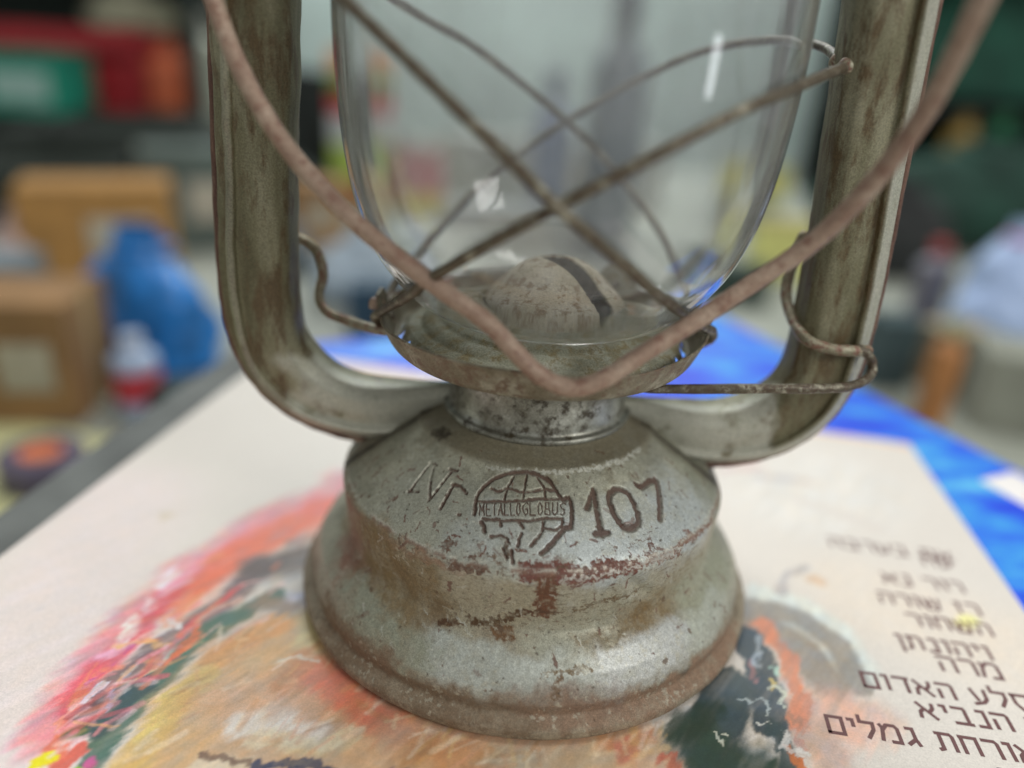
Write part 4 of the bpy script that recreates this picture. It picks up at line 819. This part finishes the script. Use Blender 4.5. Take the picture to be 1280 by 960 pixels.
# near left; from here down, places and sizes were scaled up about the camera
pm = sheet('paper_sheet', [(-856.6, 434.1), (-301.5, 323.0), (-354.9, -141.6), (-910.0, -59.4)][::-1], TZ + 0.1, TZ + 0.5, plain('pale_green_paper', (204, 204, 156), 0.6, 0.06, 10)); tag(pm, 'pale yellow-green sheet of paper to the left of the grey folder', 'paper')
carton('small brown cardboard box at the left edge of the table', (-387.8, 376.5, TZ), 90.46, 82.24, 94.58, 0.15)
soft_bag('blue_plastic_bag', 'crumpled bright blue plastic bag between the cardboard boxes', (-334.4, 467.0, TZ), 135.7, 94.58, 127.5, plain('blue_plastic', (30, 112, 184), 0.35, 0.3, 30), seed=2, rz=-0.5)
bottle('small white bottle with a red label in front of the blue bag', (-305.6, 372.4, TZ), 17.48, 65.79, plain('white_plastic', (160, 178, 206), 0.4, 0.1), plain('white_cap', (180, 190, 210), 0.4, 0.1), band=plain('red_label', (196, 56, 70), 0.5, 0.1))
carton('dark green tin beside the white and red bottle', (-268.6, 376.5, TZ), 49.34, 32.9, 24.67, 0.2, plain('dark_green_tin', (44, 60, 58), 0.5), tape=False, cat='tin', name='tin_box')
def tape_roll():
    t = thing('tape_roll', 'purple-grey roll of tape with an orange core beside the sleeve edge', 'tape roll', (-317.9, 261.4, TZ))
    lathe('tape', [(13.4, 0), (25.8, 0), (26.5, 1), (26.5, 21), (25.8, 21.7), (13.4, 21.7), (13.4, 0)], plain('purple_tape', (92, 84, 104), 0.5), t, 40, smooth_n=0)
    lathe('core', [(11.2, 0.2), (13.1, 0.2), (13.1, 22.3), (11.2, 22.3), (11.2, 0.2)], plain('orange_core', (216, 118, 70), 0.6), t, 32, smooth_n=0)
    lathe('core_disc', [(0.1, 18.8), (11, 18.8)], plain('orange_disc', (216, 128, 84), 0.6), t, 32, smooth_n=0)
tape_roll()
carton('long brown carton lying behind the blue bag', (-511.2, 726.0, TZ), 160.4, 90.46, 115.1, 0.42, plain('ochre_cardboard', (164, 122, 66), 0.8, 0.12), tape=True)
soft_bag('pink_pouch', 'small pale pink pouch left of the long brown carton', (-581.1, 672.6, TZ), 61.68, 61.68, 90.46, plain('pink_cloth', (186, 160, 152), 0.8, 0.1), seed=5)
carton('small grey carton at the far left, in front of the pink pouch', (-531.7, 549.2, TZ), 74.02, 61.68, 69.9, -0.1, plain('grey_card', (118, 128, 134), 0.7), tape=False)
carton('grey-green carton right of the long brown one', (-478.3, 911.0, TZ), 127.5, 74.02, 135.7, 0.5, plain('greygreen_card', (84, 96, 90), 0.7), tape=True)
soft_bag('dark_sack', 'dark green sack in front of the metal shelf', (-671.5, 1153.7, TZ), 678.5, 185, 160.4, plain('dark_sack_cloth', (34, 42, 36), 0.9, 0.3), seed=6)
# centre left
soft_bag('pale_bag', 'pale grey plastic bag behind the left ear of the lantern', (-182.2, 693.1, TZ), 127.5, 74.02, 90.46, plain('pale_plastic', (170, 184, 196), 0.35, 0.1), seed=3)
carton('dark teal tin behind the left ear of the lantern', (-153.4, 569.8, TZ), 49.34, 41.12, 61.68, 0.1, plain('teal_tin', (34, 62, 84), 0.45), tape=False, cat='tin', name='tin_box')
carton('brown carton standing behind the pale grey bag', (-313.8, 968.6, TZ), 74.02, 61.68, 90.46, 0.0, M_card)
def packet(label, loc, w, d, bands, rz=0, group=None):
    t = thing('packet', label, 'packet', loc, rz, group); z = 0
    for k, (h, c) in enumerate(bands):
        box_mesh('band', w, d, h - 0.3, plain('packet_colour', c, 0.45, 0.1), t, (0, 0, z), 0.6); z += h
    return t
packet('tall packet striped red, green and orange behind the left tube', (-322.0, 1256.5, TZ), 69.9, 37.01, [(53.46, (170, 110, 70)), (61.68, (166, 190, 90)), (49.34, (190, 196, 196)), (37.01, (178, 40, 44)), (28.78, (82, 142, 72)), (41.12, (206, 150, 100))], group='striped packets')
packet('packet with a pink top and yellow foot, behind the left guard wire', (-215.1, 1215.3, TZ), 90.46, 37.01, [(41.12, (196, 176, 62)), (69.9, (170, 96, 100)), (16.45, (160, 150, 140))], 0.1, group='striped packets')
packet('narrow red-brown packet between the striped and the yellow one', (-276.8, 1244.1, TZ), 37.01, 32.9, [(32.9, (190, 160, 80)), (74.02, (160, 90, 76))], group='striped packets')
soft_bag('dark_sack', 'rumpled black-green sack between the grey-green carton and the shelf', (-435.1, 1420.9, TZ), 308.4, 123.4, 226.2, plain('black_cloth', (30, 36, 34), 0.9, 0.3), seed=16)
carton('wide pale grey carton standing behind the globe', (48.1, 1420.9, TZ), 472.9, 123.4, 127.5, 0.05, plain('palegrey_card', (160, 164, 158), 0.7, 0.06), tape=False)
carton('low grey carton in front of the wide pale one', (-34.2, 1050.9, TZ), 226.2, 102.8, 53.46, -0.2, plain('midgrey_card', (140, 144, 142), 0.7, 0.08), tape=False)
soft_bag('dark_sack', 'long black-green sack lying behind the brown cartons at the left', (-700, 985, TZ), 640, 150, 118, plain('blackgreen_cloth', (34, 42, 36), 0.9, 0.3), seed=26)
soft_bag('dark_sack', 'small slate grey sack left of the pale grey bag', (-330, 800, TZ), 110, 90, 80, plain('slate_cloth', (92, 100, 104), 0.9, 0.2), seed=27)
# metal shelf with its contents
def shelf_unit(label, x0, x1, boards, name='metal_shelf'):
    t = thing(name, label, 'shelf', ((x0 + x1) / 2, 1625, TZ)); m = plain('dark_shelf_paint', (40, 48, 44), 0.6, 0.3, 10)
    for z in boards: box_mesh('shelf_board', x1 - x0, 360, 10, m, t, (0, 0, z - TZ - 10), 1)
    for sx in (-1, 1):
        for sy in (-1, 1): box_mesh('post', 20, 20, 760, m, t, (sx * ((x1 - x0) / 2 - 10), sy * 190, 0), 1)
    box_mesh('back_panel', x1 - x0, 5, 760, plain('shelf_back', (30, 42, 36), 0.8, 0.4, 9), t, (0, 206, 0), 0.5); return t
shelf_unit('dark metal shelf on the left back of the table', -1900, -655.1, [-39.0, 300.2])
def crate():
    t = thing('red_crate', 'red plastic crate on the left metal shelf', 'crate', (-1037.5, 1640, -38.5)); m = plain('red_plastic', (178, 44, 52), 0.45, 0.15)
    for sy in (-1, 1):
        for z in (0, 57, 122): box_mesh('crate_slat', 390, 8, 42, m, t, (0, sy * 84, z), 1)
    for sx in (-1, 1): box_mesh('crate_end', 8, 158, 164, m, t, (sx * 198, 0, 0), 1)
    box_mesh('crate_floor', 386, 156, 5, m, t, (0, 0, 0), 0.5)
crate()
def teal():
    t = thing('teal_box', 'teal box with a pale label in front of the red crate', 'box', (-1049.8, 1485, -38.5))
    box_mesh('carton', 250, 78, 103, plain('teal_card', (0, 134, 110), 0.5, 0.12), t, (0, 0, 0), 1); box_mesh('paper_label', 122, 2, 61, plain('pale_label', (150, 184, 176), 0.5, 0.05), t, (12, -40.2, 21), 0.2); box_mesh('lid', 257, 85, 17, plain('teal_lid', (0, 120, 100), 0.5), t, (0, 0, 103), 1)
teal()
soft_bag('cream_bag', 'cream cloth bag lying on top of the red crate', (-889.5, 1651.2, 127.5), 205.6, 164.5, 94.58, plain('cream_cloth', (190, 188, 162), 0.8, 0.1), seed=8)
bottle('orange round jar on the left metal shelf', (-762.0, 1523.7, -38.0), 43.18, 156.3, plain('orange_plastic', (188, 92, 54), 0.5, 0.15), plain('orange_cap', (150, 70, 44), 0.5), name='jar', cat='jar')
bottle('pale grey tall jar beside the orange jar', (-683.9, 1523.7, -38.0), 30.84, 205.6, plain('pale_jar', (168, 172, 156), 0.4, 0.1), plain('pale_jar_cap', (150, 150, 140), 0.5), name='jar', cat='jar')
# centre and right
bottle('tall slate-grey flask standing behind the globe', (126.2, 1009.7, TZ), 45.23, 374.2, plain('slate_enamel', (70, 82, 92), 0.45, 0.1), plain('slate_cap', (60, 70, 80), 0.5), name='flask', cat='flask')
bottle('blue-grey jar left of the slate flask', (35.7, 1153.7, TZ), 34.95, 259.1, plain('bluegrey_plastic', (120, 132, 158), 0.4, 0.1), plain('bluegrey_cap', (96, 106, 130), 0.5), name='jar', cat='jar')
packet('pale yellow packet seen through the right of the globe', (368.8, 927.5, TZ), 82.24, 41.12, [(74.02, (206, 206, 126)), (12.34, (180, 170, 110))])
packet('yellow and grey packet behind the pale yellow one', (455.1, 1338.7, TZ), 82.24, 41.12, [(49.34, (150, 160, 150)), (61.68, (190, 186, 100)), (20.56, (150, 160, 156))])
carton('dark green tin behind the right of the gallery', (270.1, 787.7, TZ), 90.46, 41.12, 49.34, -0.2, plain('deep_green_tin', (40, 58, 50), 0.5), tape=False, cat='tin', name='tin_box')
carton('dark slate tin right of the lantern tube', (360.6, 532.7, TZ), 41.12, 37.01, 69.9, 0.1, plain('slate_tin', (58, 76, 80), 0.5), tape=False, cat='tin', name='tin_box')
bottle('small amber bottle at the edge of the blue sleeve', (368.8, 446.4, TZ), 13.36, 94.58, plain('amber_plastic', (172, 116, 66), 0.4, 0.1), plain('olive_cap', (140, 142, 110), 0.5))
bottle('small red-capped grey bottle behind the amber bottle', (492.2, 726.0, TZ), 20.56, 106.9, plain('grey_plastic', (112, 110, 122), 0.4, 0.1), plain('red_cap', (168, 62, 60), 0.5), group=None)
soft_bag('white_bag', 'white plastic bag with a pink tie at the right', (537.4, 652.0, TZ), 106.9, 82.24, 148, plain('white_film', (176, 198, 238), 0.35, 0.06), seed=4, top=plain('pink_tie', (190, 90, 150), 0.5))
carton('grey-beige stone-coloured carton in front of the white bag', (463.4, 450.5, TZ), 111, 69.9, 69.9, -0.35, plain('greybeige', (138, 140, 128), 0.75, 0.15), tape=False)
carton('small tan carton beside the grey-beige one', (426.4, 536.9, TZ), 53.46, 49.34, 61.68, 0.3, plain('tan_card', (150, 138, 112), 0.75, 0.1), tape=False)
shelf_unit('dark green metal shelf on the right back of the table', 685.4, 1900, [-133.6, 80.2, 351.6], 'metal_shelf')
for o_ in S.objects:
    if o_.name == 'metal_shelf.001':
        for c_ in o_.children: c_.data.materials[0] = c_.data.materials[0]
soft_bag('green_cloth_bundle', 'broad dark green bundle on the table in front of the right shelf', (891.0, 1256.5, TZ), 678.5, 246.7, 197.4, plain('bottle_green_cloth', (26, 56, 46), 0.9, 0.35, 14), cat='cloth', seed=19)
soft_bag('dark_sack', 'near black sack behind the amber bottle', (545.6, 989.2, TZ), 226.2, 123.4, 143.9, plain('charcoal_cloth', (44, 46, 46), 0.9, 0.3), seed=20)
M_gcloth = plain('green_cloth', (28, 72, 58), 0.85, 0.35, 14)
soft_bag('green_cloth_bundle', 'dark green cloth bundle on the right shelf', (1034.9, 1606.0, -140.8), 431.8, 205.6, 205.6, M_gcloth, cat='cloth', seed=9)
soft_bag('green_cloth_bundle', 'larger dark green bundle on the upper right shelf', (952.7, 1606.0, 81.3), 534.6, 226.2, 263.2, M_gcloth, cat='cloth', seed=10)
bottle('ochre bottle at the left end of the right shelf', (878.7, 1466.2, -96.6), 30.84, 172.7, plain('ochre_plastic', (168, 138, 70), 0.5), plain('ochre_cap', (140, 116, 60), 0.5))
bottle('bright green jar beside the ochre bottle', (944.5, 1453.8, -96.6), 37.01, 172.7, plain('bright_green', (26, 118, 74), 0.5), plain('green_cap', (30, 100, 66), 0.5), name='jar', cat='jar')
bottle('pale blue-grey jar in front of the green bundle', (981.5, 1400.4, -137.7), 41.12, 119.2, plain('pale_blue_grey', (150, 168, 168), 0.4), plain('pale_blue_cap', (130, 150, 150), 0.5), name='jar', cat='jar')
bottle('whitish jar at the right of the shelf board', (1096.6, 1400.4, -137.7), 37.01, 123.4, plain('whitish', (178, 190, 176), 0.4), plain('whitish_cap', (160, 170, 160), 0.5), name='jar', cat='jar')
